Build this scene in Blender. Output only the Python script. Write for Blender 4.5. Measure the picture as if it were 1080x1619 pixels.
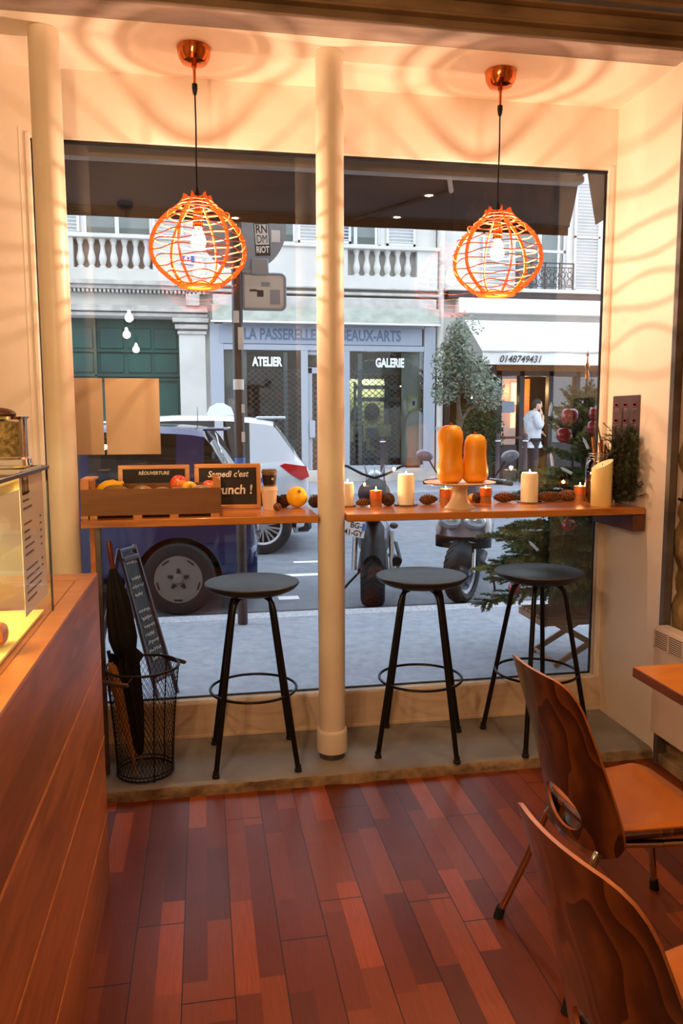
import bpy, bmesh, math, random
from mathutils import Vector, Matrix, Euler, noise as mnoise
for o in list(bpy.data.objects): bpy.data.objects.remove(o)
S = bpy.context.scene
C = S.collection
PI = math.pi
rnd = random.Random(11)

# ------------------------------------------------------------------ camera
cam_d = bpy.data.cameras.new('camera'); cam = bpy.data.objects.new('camera', cam_d); C.objects.link(cam)
cam_d.sensor_fit = 'VERTICAL'; cam_d.sensor_height = 36; cam_d.lens = 27.37; cam_d.clip_start = .02; cam_d.clip_end = 200
cam.matrix_world = (Matrix.Translation((0, 0, 1.55)) @ Matrix.Rotation(math.radians(-10.04), 4, 'Z')
                    @ Matrix.Rotation(math.radians(90-6.71), 4, 'X') @ Matrix.Rotation(math.radians(-.146), 4, 'Z'))
S.camera = cam
# ------------------------------------------------------------------ world: flat overcast winter sky
W = bpy.data.worlds.new('overcast_sky'); S.world = W; W.use_nodes = True
W.node_tree.nodes['Background'].inputs[0].default_value = (.76, .86, 1.0, 1)
W.node_tree.nodes['Background'].inputs[1].default_value = 2.3
# ------------------------------------------------------------------ view
S.view_settings.view_transform = 'Standard'; S.view_settings.look = 'None'
S.view_settings.gamma = 1; S.view_settings.use_curve_mapping = False; S.view_settings.exposure = 0.6
PENDANT_W = 21.0      # bulbs of the two orange pendants
EDISON_W = 28.0       # bare bulbs in the room behind the camera
SPOT_W = 22.0         # recessed downlights
WARM = (1.0, .70, .46)
WARM_ROOM = (1.0, .62, .33)

# ------------------------------------------------------------------ mesh helpers
class MB:
    def __init__(s, M=None): s.v = []; s.f = []; s.m = []; s.M = M or Matrix()
    def add(s, vs, fs, mi=0):
        n = len(s.v); s.v += [s.M @ Vector(v) for v in vs]
        s.f += [[i+n for i in f] for f in fs]; s.m += [mi]*len(fs); return s
    def box(s, c, d, b=0, rot=None, mi=0):
        x, y, z = d[0]/2, d[1]/2, d[2]/2; R = rot or Matrix(); T = Matrix.Translation(c) @ R
        if b <= 0:
            vs = [(i, j, k) for i in (-x, x) for j in (-y, y) for k in (-z, z)]
            fs = [(0,1,3,2),(4,6,7,5),(0,4,5,1),(2,3,7,6),(0,2,6,4),(1,5,7,3)]
        else:
            b = min(b, x*.9, y*.9, z*.9); vs = []; ix = {}
            for a in (-1, 1):
                for e in (-1, 1):
                    for g in (-1, 1):
                        for k in range(3):
                            p = [a*(x-b), e*(y-b), g*(z-b)]; p[k] = (a*x, e*y, g*z)[k]
                            ix[(a, e, g, k)] = len(vs); vs.append(tuple(p))
            fs = []
            for k in range(3):
                o = [q for q in range(3) if q != k]
                for sg in (-1, 1):
                    q = []
                    for u, w in ((-1,-1),(1,-1),(1,1),(-1,1)):
                        t = [0,0,0]; t[k] = sg; t[o[0]] = u; t[o[1]] = w; q.append(ix[(t[0],t[1],t[2],k)])
                    fs.append(q)
                for u in (-1, 1):
                    for w in (-1, 1):
                        q = []
                        for sg, kk in ((-1,o[0]),(1,o[0]),(1,o[1]),(-1,o[1])):
                            t = [0,0,0]; t[k] = sg; t[o[0]] = u; t[o[1]] = w; q.append(ix[(t[0],t[1],t[2],kk)])
                        fs.append(q)
            for a in (-1, 1):
                for e in (-1, 1):
                    for g in (-1, 1): fs.append([ix[(a,e,g,0)], ix[(a,e,g,1)], ix[(a,e,g,2)]])
        return s.add([T @ Vector(v) for v in vs], fs, mi)
    def bx(s, x0, x1, y0, y1, z0, z1, b=0, mi=0):
        return s.box(((x0+x1)/2, (y0+y1)/2, (z0+z1)/2), (abs(x1-x0), abs(y1-y0), abs(z1-z0)), b, None, mi)
    def tube(s, pts, r, n=8, closed=False, mi=0, caps=True):
        pts = [Vector(p) for p in pts]; N = len(pts); rs = r if isinstance(r, (list, tuple)) else [r]*N
        vs = []; up = None
        for i, p in enumerate(pts):
            a = pts[i-1] if (i > 0 or closed) else p; b = pts[(i+1) % N] if (i < N-1 or closed) else p
            t = (b-a); t = t.normalized() if t.length > 1e-9 else Vector((0,0,1))
            if up is None:
                up = Vector((0,0,1)) if abs(t.z) < .9 else Vector((1,0,0))
            u = (up - t*up.dot(t)); u = u.normalized() if u.length > 1e-6 else t.orthogonal().normalized(); up = u; w = t.cross(u)
            for k in range(n):
                an = 2*PI*k/n; vs.append(p + (u*math.cos(an) + w*math.sin(an))*rs[i])
        fs = []
        for i in range(N if closed else N-1):
            j = (i+1) % N
            for k in range(n): fs.append([i*n+k, i*n+(k+1) % n, j*n+(k+1) % n, j*n+k])
        if caps and not closed: fs += [list(range(n)), list(range((N-1)*n, N*n))]
        return s.add(vs, fs, mi)
    def cyl(s, p0, p1, r0, r1=None, n=20, mi=0): return s.tube([p0, p1], [r0, r0 if r1 is None else r1], n, mi=mi)
    def lathe(s, prof, c=(0,0,0), n=32, M=None, mi=0, fr=None, caps=True):
        T = Matrix.Translation(c) @ (M or Matrix()); vs = []
        for (r, z) in prof:
            for k in range(n):
                a = 2*PI*k/n; q = r*(fr(a, z) if fr else 1); vs.append(T @ Vector((q*math.cos(a), q*math.sin(a), z)))
        fs = [[i*n+k, i*n+(k+1) % n, (i+1)*n+(k+1) % n, (i+1)*n+k] for i in range(len(prof)-1) for k in range(n)]
        if caps:
            if prof[0][0] > 1e-5: fs.append(list(range(n)))
            if prof[-1][0] > 1e-5: fs.append(list(range((len(prof)-1)*n, len(prof)*n)))
        return s.add(vs, fs, mi)
    def ball(s, c, r, n=16, m=10, M=None, mi=0, fn=None):
        r = r if isinstance(r, (list, tuple)) else (r, r, r); T = Matrix.Translation(c) @ (M or Matrix()); vs = []
        for i in range(m+1):
            th = PI*i/m
            for k in range(n):
                a = 2*PI*k/n; p = Vector((math.sin(th)*math.cos(a), math.sin(th)*math.sin(a), math.cos(th)))
                q = fn(p) if fn else 1; vs.append(T @ Vector((p.x*r[0]*q, p.y*r[1]*q, p.z*r[2]*q)))
        fs = [[i*n+k, (i+1)*n+k, (i+1)*n+(k+1) % n, i*n+(k+1) % n] for i in range(m) for k in range(n)]
        return s.add(vs, fs, mi)
    def prism(s, poly, fn, d0, d1, mi=0):
        """poly 2-D points; fn(a, b, d) -> 3-D"""
        n = len(poly); vs = [fn(a, b, d0) for a, b in poly]+[fn(a, b, d1) for a, b in poly]
        return s.add(vs, [list(range(n)), list(range(n, 2*n))]+[[i, (i+1) % n, n+(i+1) % n, n+i] for i in range(n)], mi)
    def grid(s, nu, nv, fn, mi=0):
        vs = [fn(i/nu, j/nv) for j in range(nv+1) for i in range(nu+1)]
        return s.add(vs, [[j*(nu+1)+i, j*(nu+1)+i+1, (j+1)*(nu+1)+i+1, (j+1)*(nu+1)+i] for j in range(nv) for i in range(nu)], mi)
    def build(s, name, mats, parent=None, loc=(0,0,0), rot=(0,0,0), ang=38, smooth=True, fix=True):
        me = bpy.data.meshes.new(name); me.from_pydata([tuple(v) for v in s.v], [], s.f)
        mats = mats if isinstance(mats, (list, tuple)) else [mats]
        for m in mats: me.materials.append(m)
        me.polygons.foreach_set('material_index', s.m)
        bm = bmesh.new(); bm.from_mesh(me); bmesh.ops.remove_doubles(bm, verts=bm.verts, dist=1e-6)
        if fix: bmesh.ops.recalc_face_normals(bm, faces=bm.faces)
        bm.to_mesh(me); bm.free()
        if smooth: me.shade_smooth(); me.set_sharp_from_angle(angle=math.radians(ang))
        o = bpy.data.objects.new(name, me); C.objects.link(o); o.location = loc; o.rotation_euler = rot
        if parent: o.parent = parent
        return o

def tag(o, label, cat, group=None, kind=None):
    if label: o['label'] = label
    if cat: o['category'] = cat
    if group: o['group'] = group
    if kind: o['kind'] = kind
    return o
def thing(name, label, cat, loc=(0,0,0), rz=0, group=None):
    o = bpy.data.objects.new(name, None); C.objects.link(o); o.empty_display_size = .05
    o.location = loc; o.rotation_euler = (0, 0, rz); return tag(o, label, cat, group)
def struct(o): o['kind'] = 'structure'; return o
def dup(root, loc, rz=None, label=None, group=None):
    def cp(o, par):
        c = o.copy(); C.objects.link(c)
        if par: c.parent = par
        for ch in o.children: cp(ch, c)
        return c
    r = cp(root, None); r.location = loc
    if rz is not None: r.rotation_euler = (0, 0, rz)
    if label: r['label'] = label
    if group: r['group'] = group
    return r
def lamp(name, loc, power, r=.02, color=WARM, parent=None, kind='POINT'):
    d = bpy.data.lights.new(name, kind); d.energy = power; d.color = color
    if kind in ('POINT', 'SPOT'): d.shadow_soft_size = r
    o = bpy.data.objects.new(name, d); C.objects.link(o); o.location = loc
    if parent: o.parent = parent
    return o
def text(name, s, size, m, parent, loc, rot=(PI/2,0,0), sx=1, shear=0, bold=0, align='CENTER', ext=.0006, label=None):
    cu = bpy.data.curves.new(name, 'FONT'); cu.body = s; cu.size = size; cu.shear = shear; cu.offset = bold
    cu.align_x = align; cu.align_y = 'CENTER'; cu.extrude = ext; cu.resolution_u = 3
    t = bpy.data.objects.new(name+'_curve', cu); C.objects.link(t)
    me = bpy.data.meshes.new_from_object(t.evaluated_get(bpy.context.evaluated_depsgraph_get()))
    bpy.data.objects.remove(t); bpy.data.curves.remove(cu)
    me.name = name; me.materials.clear(); me.materials.append(m)
    o = bpy.data.objects.new(name, me); C.objects.link(o); o.location = loc; o.rotation_euler = rot; o.scale = (sx, 1, 1)
    if parent: o.parent = parent
    if label: o['label'] = label
    return o

# ------------------------------------------------------------------ materials
def lin(c):
    return tuple(((x/255)/12.92 if x/255 <= .04045 else ((x/255+.055)/1.055)**2.4) for x in c)
def base(name):
    m = bpy.data.materials.new(name); m.use_nodes = True; nt = m.node_tree
    return m, nt, nt.nodes['Principled BSDF']
def mat(name, c, rough=.5, metal=0, c2=None, scale=6, stretch=(1,1,1), bump=0, detail=4, spec=None, trans=0, sss=0, lo=.35, hi=.65, coat=0, bscale=None):
    """c, c2 are sRGB 0-255; c2 gives procedural variation"""
    m, nt, b = base(name); L = nt.links
    b.inputs['Roughness'].default_value = rough; b.inputs['Metallic'].default_value = metal
    b.inputs['Base Color'].default_value = (*lin(c), 1)
    if spec is not None: b.inputs['Specular IOR Level'].default_value = spec
    if trans: b.inputs['Transmission Weight'].default_value = trans
    if coat: b.inputs['Coat Weight'].default_value = coat; b.inputs['Coat Roughness'].default_value = .08
    if sss:
        b.inputs['Subsurface Weight'].default_value = sss; b.inputs['Subsurface Radius'].default_value = (.02, .01, .005)
    if c2 or bump:
        tc = nt.nodes.new('ShaderNodeTexCoord'); mp = nt.nodes.new('ShaderNodeMapping'); mp.inputs['Scale'].default_value = stretch
        no = nt.nodes.new('ShaderNodeTexNoise'); no.inputs['Scale'].default_value = scale; no.inputs['Detail'].default_value = detail
        L.new(tc.outputs['Object'], mp.inputs[0]); L.new(mp.outputs[0], no.inputs['Vector'])
        if c2:
            cr = nt.nodes.new('ShaderNodeValToRGB'); cr.color_ramp.elements[0].position = lo; cr.color_ramp.elements[1].position = hi
            cr.color_ramp.elements[0].color = (*lin(c), 1); cr.color_ramp.elements[1].color = (*lin(c2), 1)
            L.new(no.outputs['Fac'], cr.inputs[0]); L.new(cr.outputs[0], b.inputs['Base Color'])
        if bump:
            src = no
            if bscale:
                src = nt.nodes.new('ShaderNodeTexNoise'); src.inputs['Scale'].default_value = bscale; src.inputs['Detail'].default_value = 5
                L.new(mp.outputs[0], src.inputs['Vector'])
            bp = nt.nodes.new('ShaderNodeBump'); bp.inputs['Strength'].default_value = bump; bp.inputs['Distance'].default_value = .01
            L.new(src.outputs['Fac'], bp.inputs['Height']); L.new(bp.outputs[0], b.inputs['Normal'])
    return m
def emis(name, c, s):
    m, nt, b = base(name); b.inputs['Base Color'].default_value = (*c, 1)
    b.inputs['Emission Color'].default_value = (*c, 1); b.inputs['Emission Strength'].default_value = s; return m
def wood(name, c, c2, axis='Y', rough=.35, scale=3.0, dist=4.0, c3=None, coat=0, str_=.12, bands=False):
    """grain along an axis; with bands=True the figure of a rotary-cut veneer"""
    m, nt, b = base(name); L = nt.links; N = nt.nodes
    tc = N.new('ShaderNodeTexCoord'); mp = N.new('ShaderNodeMapping'); sc = [1, 1, 1]; sc['XYZ'.index(axis)] = str_
    mp.inputs['Scale'].default_value = sc; L.new(tc.outputs['Object'], mp.inputs[0])
    n1 = N.new('ShaderNodeTexNoise'); n1.inputs['Scale'].default_value = scale*6; n1.inputs['Detail'].default_value = 6; n1.inputs['Distortion'].default_value = 1.0
    n2 = N.new('ShaderNodeTexNoise'); n2.inputs['Scale'].default_value = scale; n2.inputs['Detail'].default_value = 2
    L.new(mp.outputs[0], n1.inputs['Vector']); L.new(mp.outputs[0], n2.inputs['Vector'])
    mx = N.new('ShaderNodeMath'); mx.operation = 'MULTIPLY_ADD'; mx.inputs[1].default_value = .55
    if bands:
        sn = N.new('ShaderNodeMath'); sn.operation = 'MULTIPLY'; sn.inputs[1].default_value = dist
        fr = N.new('ShaderNodeMath'); fr.operation = 'FRACT'
        L.new(n2.outputs['Fac'], sn.inputs[0]); L.new(sn.outputs[0], fr.inputs[0]); L.new(fr.outputs[0], mx.inputs[0])
    else: L.new(n2.outputs['Fac'], mx.inputs[0])
    h = N.new('ShaderNodeMath'); h.operation = 'MULTIPLY'; h.inputs[1].default_value = .45
    L.new(n1.outputs['Fac'], h.inputs[0]); L.new(h.outputs[0], mx.inputs[2])
    cr = N.new('ShaderNodeValToRGB'); e = cr.color_ramp.elements
    lo, hi = (.25, .8) if bands else (.38, .62)
    e[0].position = lo; e[0].color = (*lin(c), 1); e[1].position = hi; e[1].color = (*lin(c2), 1)
    if c3: q = e.new((lo+hi)/2); q.color = (*lin(c3), 1)
    L.new(mx.outputs[0], cr.inputs[0]); L.new(cr.outputs[0], b.inputs['Base Color'])
    b.inputs['Roughness'].default_value = rough
    if coat: b.inputs['Coat Weight'].default_value = coat; b.inputs['Coat Roughness'].default_value = .12
    return m
def glassy(name, tint=(1,1,1), ior=1.45, rough=0.0, boost=1.0, flat=None):
    """clear sheet glass: straight-through light plus Fresnel reflection"""
    m = bpy.data.materials.new(name); m.use_nodes = True; nt = m.node_tree; N = nt.nodes; N.clear(); L = nt.links
    o = N.new('ShaderNodeOutputMaterial'); t = N.new('ShaderNodeBsdfTransparent'); g = N.new('ShaderNodeBsdfGlossy'); f = N.new('ShaderNodeFresnel'); x = N.new('ShaderNodeMixShader')
    t.inputs[0].default_value = (*tint, 1); g.inputs['Roughness'].default_value = rough; f.inputs[0].default_value = ior
    k = N.new('ShaderNodeMath'); k.operation = 'MULTIPLY'; k.inputs[1].default_value = boost; k.use_clamp = True
    L.new(f.outputs[0], k.inputs[0]); L.new(k.outputs[0], x.inputs[0])
    if flat: nt.links.remove(x.inputs[0].links[0]); x.inputs[0].default_value = flat   # anti-reflective coated pane
    if True: pass
    L.new(t.outputs[0], x.inputs[1]); L.new(t.outputs[0], x.inputs[1]); L.new(g.outputs[0], x.inputs[2]); L.new(x.outputs[0], o.inputs[0])
    return m
def translucent(name, c, mixv=.35, rough=.4):
    m, nt, b = base(name); N = nt.nodes; L = nt.links; o = N['Material Output']
    t = N.new('ShaderNodeBsdfTranslucent'); t.inputs[0].default_value = (*lin(c), 1); x = N.new('ShaderNodeMixShader'); x.inputs[0].default_value = mixv
    b.inputs['Base Color'].default_value = (*lin(c), 1); b.inputs['Roughness'].default_value = rough
    L.new(b.outputs[0], x.inputs[1]); L.new(t.outputs[0], x.inputs[2]); L.new(x.outputs[0], o.inputs[0]); return m
def bulbmat(name, c, s):
    m = bpy.data.materials.new(name); m.use_nodes = True; nt = m.node_tree; N = nt.nodes; N.clear(); L = nt.links
    o = N.new('ShaderNodeOutputMaterial'); t = N.new('ShaderNodeBsdfTransparent'); e = N.new('ShaderNodeEmission'); x = N.new('ShaderNodeAddShader')
    t.inputs[0].default_value = (.9, .9, .9, 1)
    e.inputs[0].default_value = (*c, 1); e.inputs[1].default_value = s
    L.new(t.outputs[0], x.inputs[0]); L.new(e.outputs[0], x.inputs[1]); L.new(x.outputs[0], o.inputs[0]); return m
def floor_mat():
    m, nt, b = base('merbau_parquet'); N = nt.nodes; L = nt.links
    def mth(op, a, b_=None, c_=None):
        n = N.new('ShaderNodeMath'); n.operation = op
        for i, v in enumerate((a, b_, c_)):
            if v is None: continue
            if isinstance(v, (int, float)): n.inputs[i].default_value = v
            else: L.new(v, n.inputs[i])
        return n.outputs[0]
    tc = N.new('ShaderNodeTexCoord'); sp = N.new('ShaderNodeSeparateXYZ'); L.new(tc.outputs['Object'], sp.inputs[0])
    X = mth('ADD', sp.outputs[0], 20.0*.1425+.092); Y = sp.outputs[1]
    bi = mth('FLOOR', mth('DIVIDE', X, .1425)); si = mth('FLOOR', mth('DIVIDE', X, .07125))
    def wn(a, b_):
        cv = N.new('ShaderNodeCombineXYZ'); L.new(a, cv.inputs[0]); L.new(b_, cv.inputs[1])
        w = N.new('ShaderNodeTexWhiteNoise'); w.noise_dimensions = '2D'; L.new(cv.outputs[0], w.inputs['Vector']); return w.outputs['Value']
    zero = mth('MULTIPLY', si, 0)
    so = wn(si, zero); yy = mth('ADD', mth('DIVIDE', Y, .42), mth('MULTIPLY', so, 7.3)); k = mth('FLOOR', yy)
    tone = wn(si, k)
    bo = wn(bi, mth('ADD', zero, 5)); yb = mth('ADD', mth('DIVIDE', Y, 1.3), mth('MULTIPLY', bo, 3.7))
    mp = N.new('ShaderNodeMapping'); mp.inputs['Scale'].default_value = (1, .06, 1); L.new(tc.outputs['Object'], mp.inputs[0])
    gn = N.new('ShaderNodeTexNoise'); gn.inputs['Scale'].default_value = 160; gn.inputs['Detail'].default_value = 4; L.new(mp.outputs[0], gn.inputs['Vector'])
    t2 = mth('ADD', mth('ADD', mth('MULTIPLY', tone, .74), .02), mth('MULTIPLY', gn.outputs['Fac'], .34))
    cr = N.new('ShaderNodeValToRGB'); e = cr.color_ramp.elements
    e[0].position = .1; e[0].color = (*lin((84, 36, 18)), 1); e[1].position = .98; e[1].color = (*lin((160, 72, 26)), 1)
    for p, c in ((.35, (102, 42, 17)), (.6, (116, 51, 19)), (.82, (130, 62, 23))): q = e.new(p); q.color = (*lin(c), 1)
    L.new(t2, cr.inputs[0])
    fx = mth('FRACT', mth('DIVIDE', X, .1425)); g1 = mth('LESS_THAN', fx, .022)
    g2 = mth('LESS_THAN', mth('FRACT', yb), .0035); gap = mth('MAXIMUM', g1, g2)
    mx = N.new('ShaderNodeMix'); mx.data_type = 'RGBA'; L.new(gap, mx.inputs[0]); L.new(cr.outputs[0], mx.inputs[6]); mx.inputs[7].default_value = (*lin((40, 14, 8)), 1)
    L.new(mx.outputs[2], b.inputs['Base Color'])
    bp = N.new('ShaderNodeBump'); bp.inputs['Strength'].default_value = .25; bp.inputs['Distance'].default_value = .003; bp.invert = True
    L.new(mth('ADD', gap, mth('MULTIPLY', gn.outputs['Fac'], .08)), bp.inputs['Height']); L.new(bp.outputs[0], b.inputs['Normal'])
    b.inputs['Roughness'].default_value = .36; b.inputs['Specular IOR Level'].default_value = .28
    return m
def lattice_mat(name, c):
    """closed folding shutter: thin metal diamonds with open holes, as a sheet"""
    m, nt, b = base(name); b.inputs['Base Color'].default_value = (*lin(c), 1); b.inputs['Roughness'].default_value = .5; b.inputs['Metallic'].default_value = .3
    return m

M = {}
M['cream'] = mat('cream_paint', (238, 224, 210), .5, c2=(232, 216, 200), scale=3, bump=.06, bscale=14)
M['column'] = mat('column_paint', (232, 218, 198), .42, c2=(222, 206, 184), scale=5, bump=.08, bscale=12)
M['kick'] = wood('kickboard_paint', (222, 198, 172), (206, 178, 150), 'X', .5, 5)
M['floor'] = floor_mat()
M['concrete'] = mat('painted_concrete', (150, 142, 132), .6, c2=(128, 120, 112), scale=4, bump=.12, bscale=60)
M['raw_edge'] = mat('raw_concrete_edge', (150, 122, 88), .85, c2=(104, 80, 54), scale=18, bump=.8, bscale=40)
M['beam'] = mat('steel_beam_paint', (150, 122, 88), .5, c2=(108, 84, 58), scale=7, stretch=(.4, 1, 1), bump=.25, bscale=30)
M['beam_lip'] = mat('beam_flange', (168, 148, 138), .4, c2=(128, 108, 98), scale=9, stretch=(.3, 1, 1))
M['steel'] = mat('grey_steel', (112, 104, 100), .45, .4, c2=(84, 76, 72), scale=8)
M['darksteel'] = mat('dark_steel', (30, 24, 20), .5, .3)
M['stone'] = mat('rough_stone_wall', (172, 142, 98), .9, c2=(112, 88, 58), scale=5, bump=1.0, bscale=22)
M['roomwall'] = mat('room_wall_paint', (196, 176, 150), .7, c2=(184, 164, 138), scale=2)
M['roomceil'] = mat('room_ceiling_paint', (150, 132, 112), .7, c2=(138, 120, 100), scale=2)
M['bar'] = wood('bar_wood', (190, 116, 46), (156, 86, 32), 'X', .28, 3, coat=.3, c3=(198, 124, 52))
M['bardark'] = wood('bracket_wood', (110, 58, 30), (70, 34, 18), 'Y', .4, 5)
M['counter'] = wood('counter_wood', (200, 118, 62), (142, 80, 40), 'Y', .42, 3.0, c3=(174, 100, 50), str_=.16)
M['countertop'] = wood('countertop_wood', (196, 122, 62), (170, 98, 46), 'X', .32, 4, coat=.2)
M['gold'] = mat('light_batten_wood', (222, 140, 62), .4, c2=(196, 112, 44), scale=20)
M['black'] = mat('black_metal', (16, 14, 14), .38, .3)
M['seatblack'] = mat('black_seat', (34, 33, 34), .42, c2=(42, 41, 42), scale=5)
M['rubber'] = mat('black_rubber', (14, 13, 12), .7)
M['copper'] = mat('polished_copper', (214, 120, 66), .12, 1.0)
M['orange'] = translucent('orange_slats', (255, 158, 70), .4)
M['hoop'] = mat('orange_hoops', (222, 104, 62), .45)
M['balconyback'] = mat('balcony_back_stone', (172, 142, 122), .8, c2=(140, 128, 122), scale=3)  # brown to grey stone seen between the balusters
M['bulb'] = bulbmat('pendant_bulb', (1, .80, .55), 8)
M['bulbsmall'] = bulbmat('bare_bulb', (1, .8, .55), 22)
M['glass'] = glassy('window_glass', (.97, .98, .98), 1.5, boost=1.25)
M['clear'] = glassy('clear_glass', (.96, .97, .96), 1.5, boost=1.3)
M['jarglass'] = glassy('jar_glass', (.80, .82, .80), 1.5, boost=3.0)
M['caseglass'] = glassy('case_glass', (.985, .985, .96), 1.5, boost=.9, flat=.05)
M['cartglass'] = glassy('car_glass', (.14, .18, .20), 1.5, boost=2.5)
M['wax'] = mat('ivory_wax', (252, 244, 224), .45, sss=.5)
M['wax'].node_tree.nodes['Principled BSDF'].inputs['Emission Color'].default_value = (1, .72, .42, 1)
M['ledwax'] = mat('yellowed_wax', (248, 226, 160), .45, c2=(240, 212, 136), scale=4)
M['flame'] = emis('candle_flame', (1, .72, .35), 40)
M['chalk'] = mat('chalk', (236, 228, 214), .9)
M['slate'] = mat('slate_board', (30, 24, 20), .7, c2=(40, 33, 28), scale=14)
M['slateframe'] = wood('slate_frame_wood', (212, 150, 78), (190, 126, 58), 'X', .4, 8)
M['crate'] = wood('crate_wood', (134, 86, 38), (114, 70, 28), 'X', .6, 5)
M['cratepost'] = wood('crate_post_wood', (206, 140, 78), (184, 118, 60), 'Z', .6, 6)
M['paper'] = mat('backing_paper', (196, 172, 140), .8, c2=(186, 160, 126), scale=3)
M['white'] = mat('white_enamel', (236, 230, 222), .35)
M['porcelain'] = mat('cream_ceramic', (232, 206, 176), .3)
M['cup'] = mat('paper_cup', (232, 208, 186), .6)
M['cuplid'] = mat('brown_cup_lid', (120, 92, 66), .5)
M['cupdark'] = mat('dark_cup_sleeve', (34, 22, 18), .5)
M['squash'] = mat('butternut_skin', (240, 164, 20), .4, c2=(230, 140, 12), scale=9, stretch=(1,1,.35), lo=.3, hi=.75)
M['stem'] = mat('dry_stem', (150, 92, 40), .8, c2=(110, 64, 26), scale=30)
M['quince'] = mat('yellow_fruit_skin', (250, 200, 26), .4, c2=(246, 184, 18), scale=9)
M['mango'] = mat('green_mango_skin', (116, 104, 40), .35, c2=(160, 108, 40), scale=8)
M['mangored'] = mat('blushed_mango_skin', (120, 110, 44), .35, c2=(190, 80, 40), scale=10, lo=.45, hi=.6)
M['apple'] = mat('striped_apple_skin', (214, 58, 30), .3, c2=(228, 130, 48), scale=16, stretch=(1,1,.3), lo=.42, hi=.66)
M['yapple'] = mat('yellow_apple_skin', (232, 188, 50), .3, c2=(222, 140, 44), scale=8)
M['redapple'] = mat('red_apple_skin', (168, 22, 26), .22, c2=(132, 12, 18), scale=8, coat=.3)
M['cone'] = mat('pinecone_scale', (152, 96, 54), .6, c2=(104, 62, 32), scale=60)
M['conedark'] = mat('dark_pinecone_scale', (92, 50, 32), .6, c2=(56, 30, 20), scale=60)
M['conecore'] = mat('pinecone_core', (40, 22, 12), .8)
M['tlwood'] = wood('tealight_wood', (196, 132, 72), (168, 104, 52), 'Z', .5, 10)
M['tlcopper'] = mat('glow_tinted_copper', (228, 122, 60), .3, .35)  # copper with the candle's orange glow put into its colour; nothing emits
M['chrome'] = mat('chrome_tube', (200, 186, 170), .12, 1.0)
M['veneer'] = wood('chair_veneer', (36, 14, 6), (98, 50, 20), 'Z', .28, 4.2, dist=11, c3=(62, 27, 11), coat=.45, str_=.4, bands=True)
M['veneeredge'] = wood('veneer_edge', (170, 98, 50), (140, 74, 34), 'Y', .4, 10)
M['seatorange'] = mat('orange_leatherette', (186, 104, 34), .3, c2=(170, 88, 24), scale=5, coat=.15)
M['tabletop'] = wood('table_wood', (212, 130, 44), (184, 100, 28), 'X', .3, 2.5, coat=.4, str_=.2)
M['tableedge'] = wood('table_edge', (120, 58, 26), (92, 42, 18), 'Y', .4, 6)
M['radiator'] = mat('radiator_enamel', (206, 184, 166), .4)
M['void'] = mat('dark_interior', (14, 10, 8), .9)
M['poster'] = mat('plum_poster', (74, 54, 58), .6)
M['posterred'] = mat('poster_red', (128, 40, 42), .6)
M['posterwhite'] = mat('poster_white', (150, 130, 128), .6)
M['umbrella'] = mat('black_umbrella_cloth', (7, 6, 7), .75, c2=(12, 11, 12), scale=10)
M['tan'] = mat('tan_umbrella_cloth', (176, 128, 72), .6)
M['handle'] = wood('umbrella_handle_wood', (110, 44, 24), (80, 28, 14), 'Z', .3, 8)
M['brownwire'] = mat('dark_brown_wire', (36, 26, 20), .5, .4)
M['needle'] = mat('fir_needles', (84, 110, 58), .6, c2=(50, 76, 42), scale=7)
M['needle2'] = mat('fresh_fir_needles', (140, 140, 72), .6, c2=(98, 108, 56), scale=6)
M['sprig'] = mat('dark_sprig_needles', (62, 68, 30), .6, c2=(34, 38, 18), scale=9)
M['bark'] = mat('tree_bark', (92, 72, 54), .85, c2=(58, 44, 34), scale=20, bump=.5)
M['stump'] = mat('cut_log', (110, 76, 58), .85, c2=(74, 50, 40), scale=14, bump=.5)
M['olive'] = mat('olive_leaves', (128, 142, 124), .6, c2=(70, 86, 66), scale=2)
M['hedge'] = mat('hedge_leaves', (44, 84, 40), .7, c2=(24, 50, 26), scale=9)
M['asphalt'] = mat('street_asphalt', (122, 127, 136), .8, c2=(104, 109, 118), scale=5, bump=.15, bscale=300, lo=.3, hi=.7)
M['gravelgutter'] = mat('worn_gutter', (92, 92, 96), .85, c2=(60, 60, 64), scale=60, bump=.6)
M['pavement'] = mat('pavement_asphalt', (156, 161, 171), .85, c2=(134, 139, 150), scale=16, detail=14, bump=.15, bscale=260, lo=.3, hi=.7)
M['curb'] = mat('granite_curb', (186, 188, 194), .7, c2=(150, 152, 160), scale=40)
M['roadpaint'] = mat('white_road_paint', (228, 230, 232), .7)
M['limestone'] = mat('limestone', (204, 199, 188), .85, c2=(186, 181, 171), scale=1.1, bump=.12, bscale=9)
M['limestone2'] = mat('pale_limestone', (208, 204, 197), .85, c2=(194, 190, 182), scale=1.3)
M['trimstone'] = mat('moulded_stone', (194, 189, 181), .8, c2=(170, 165, 158), scale=4)
M['greendoor'] = mat('dark_green_door_paint', (22, 78, 70), .4, c2=(16, 62, 58), scale=2)
M['shopgrey'] = mat('shopfront_grey', (164, 170, 180), .5)
M['signgrey'] = mat('sign_grey', (150, 158, 172), .5)
M['letterblue'] = mat('slate_blue_letters', (92, 110, 134), .5)
M['letterwhite'] = mat('white_letters', (240, 244, 246), .5)
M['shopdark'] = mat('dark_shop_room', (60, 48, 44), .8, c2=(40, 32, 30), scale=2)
M['shopglass'] = glassy('shop_glass', (.8, .85, .85), 1.5, boost=1.5)
M['shutterwhite'] = mat('white_shutter_paint', (206, 210, 216), .5)
M['lattice'] = mat('shutter_lattice_metal', (176, 176, 180), .45, .3)
M['iron'] = mat('balcony_iron', (58, 58, 66), .5, .3)
M['brownpaint'] = mat('brown_shop_paint', (46, 34, 31), .5, c2=(36, 27, 25), scale=3)
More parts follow.
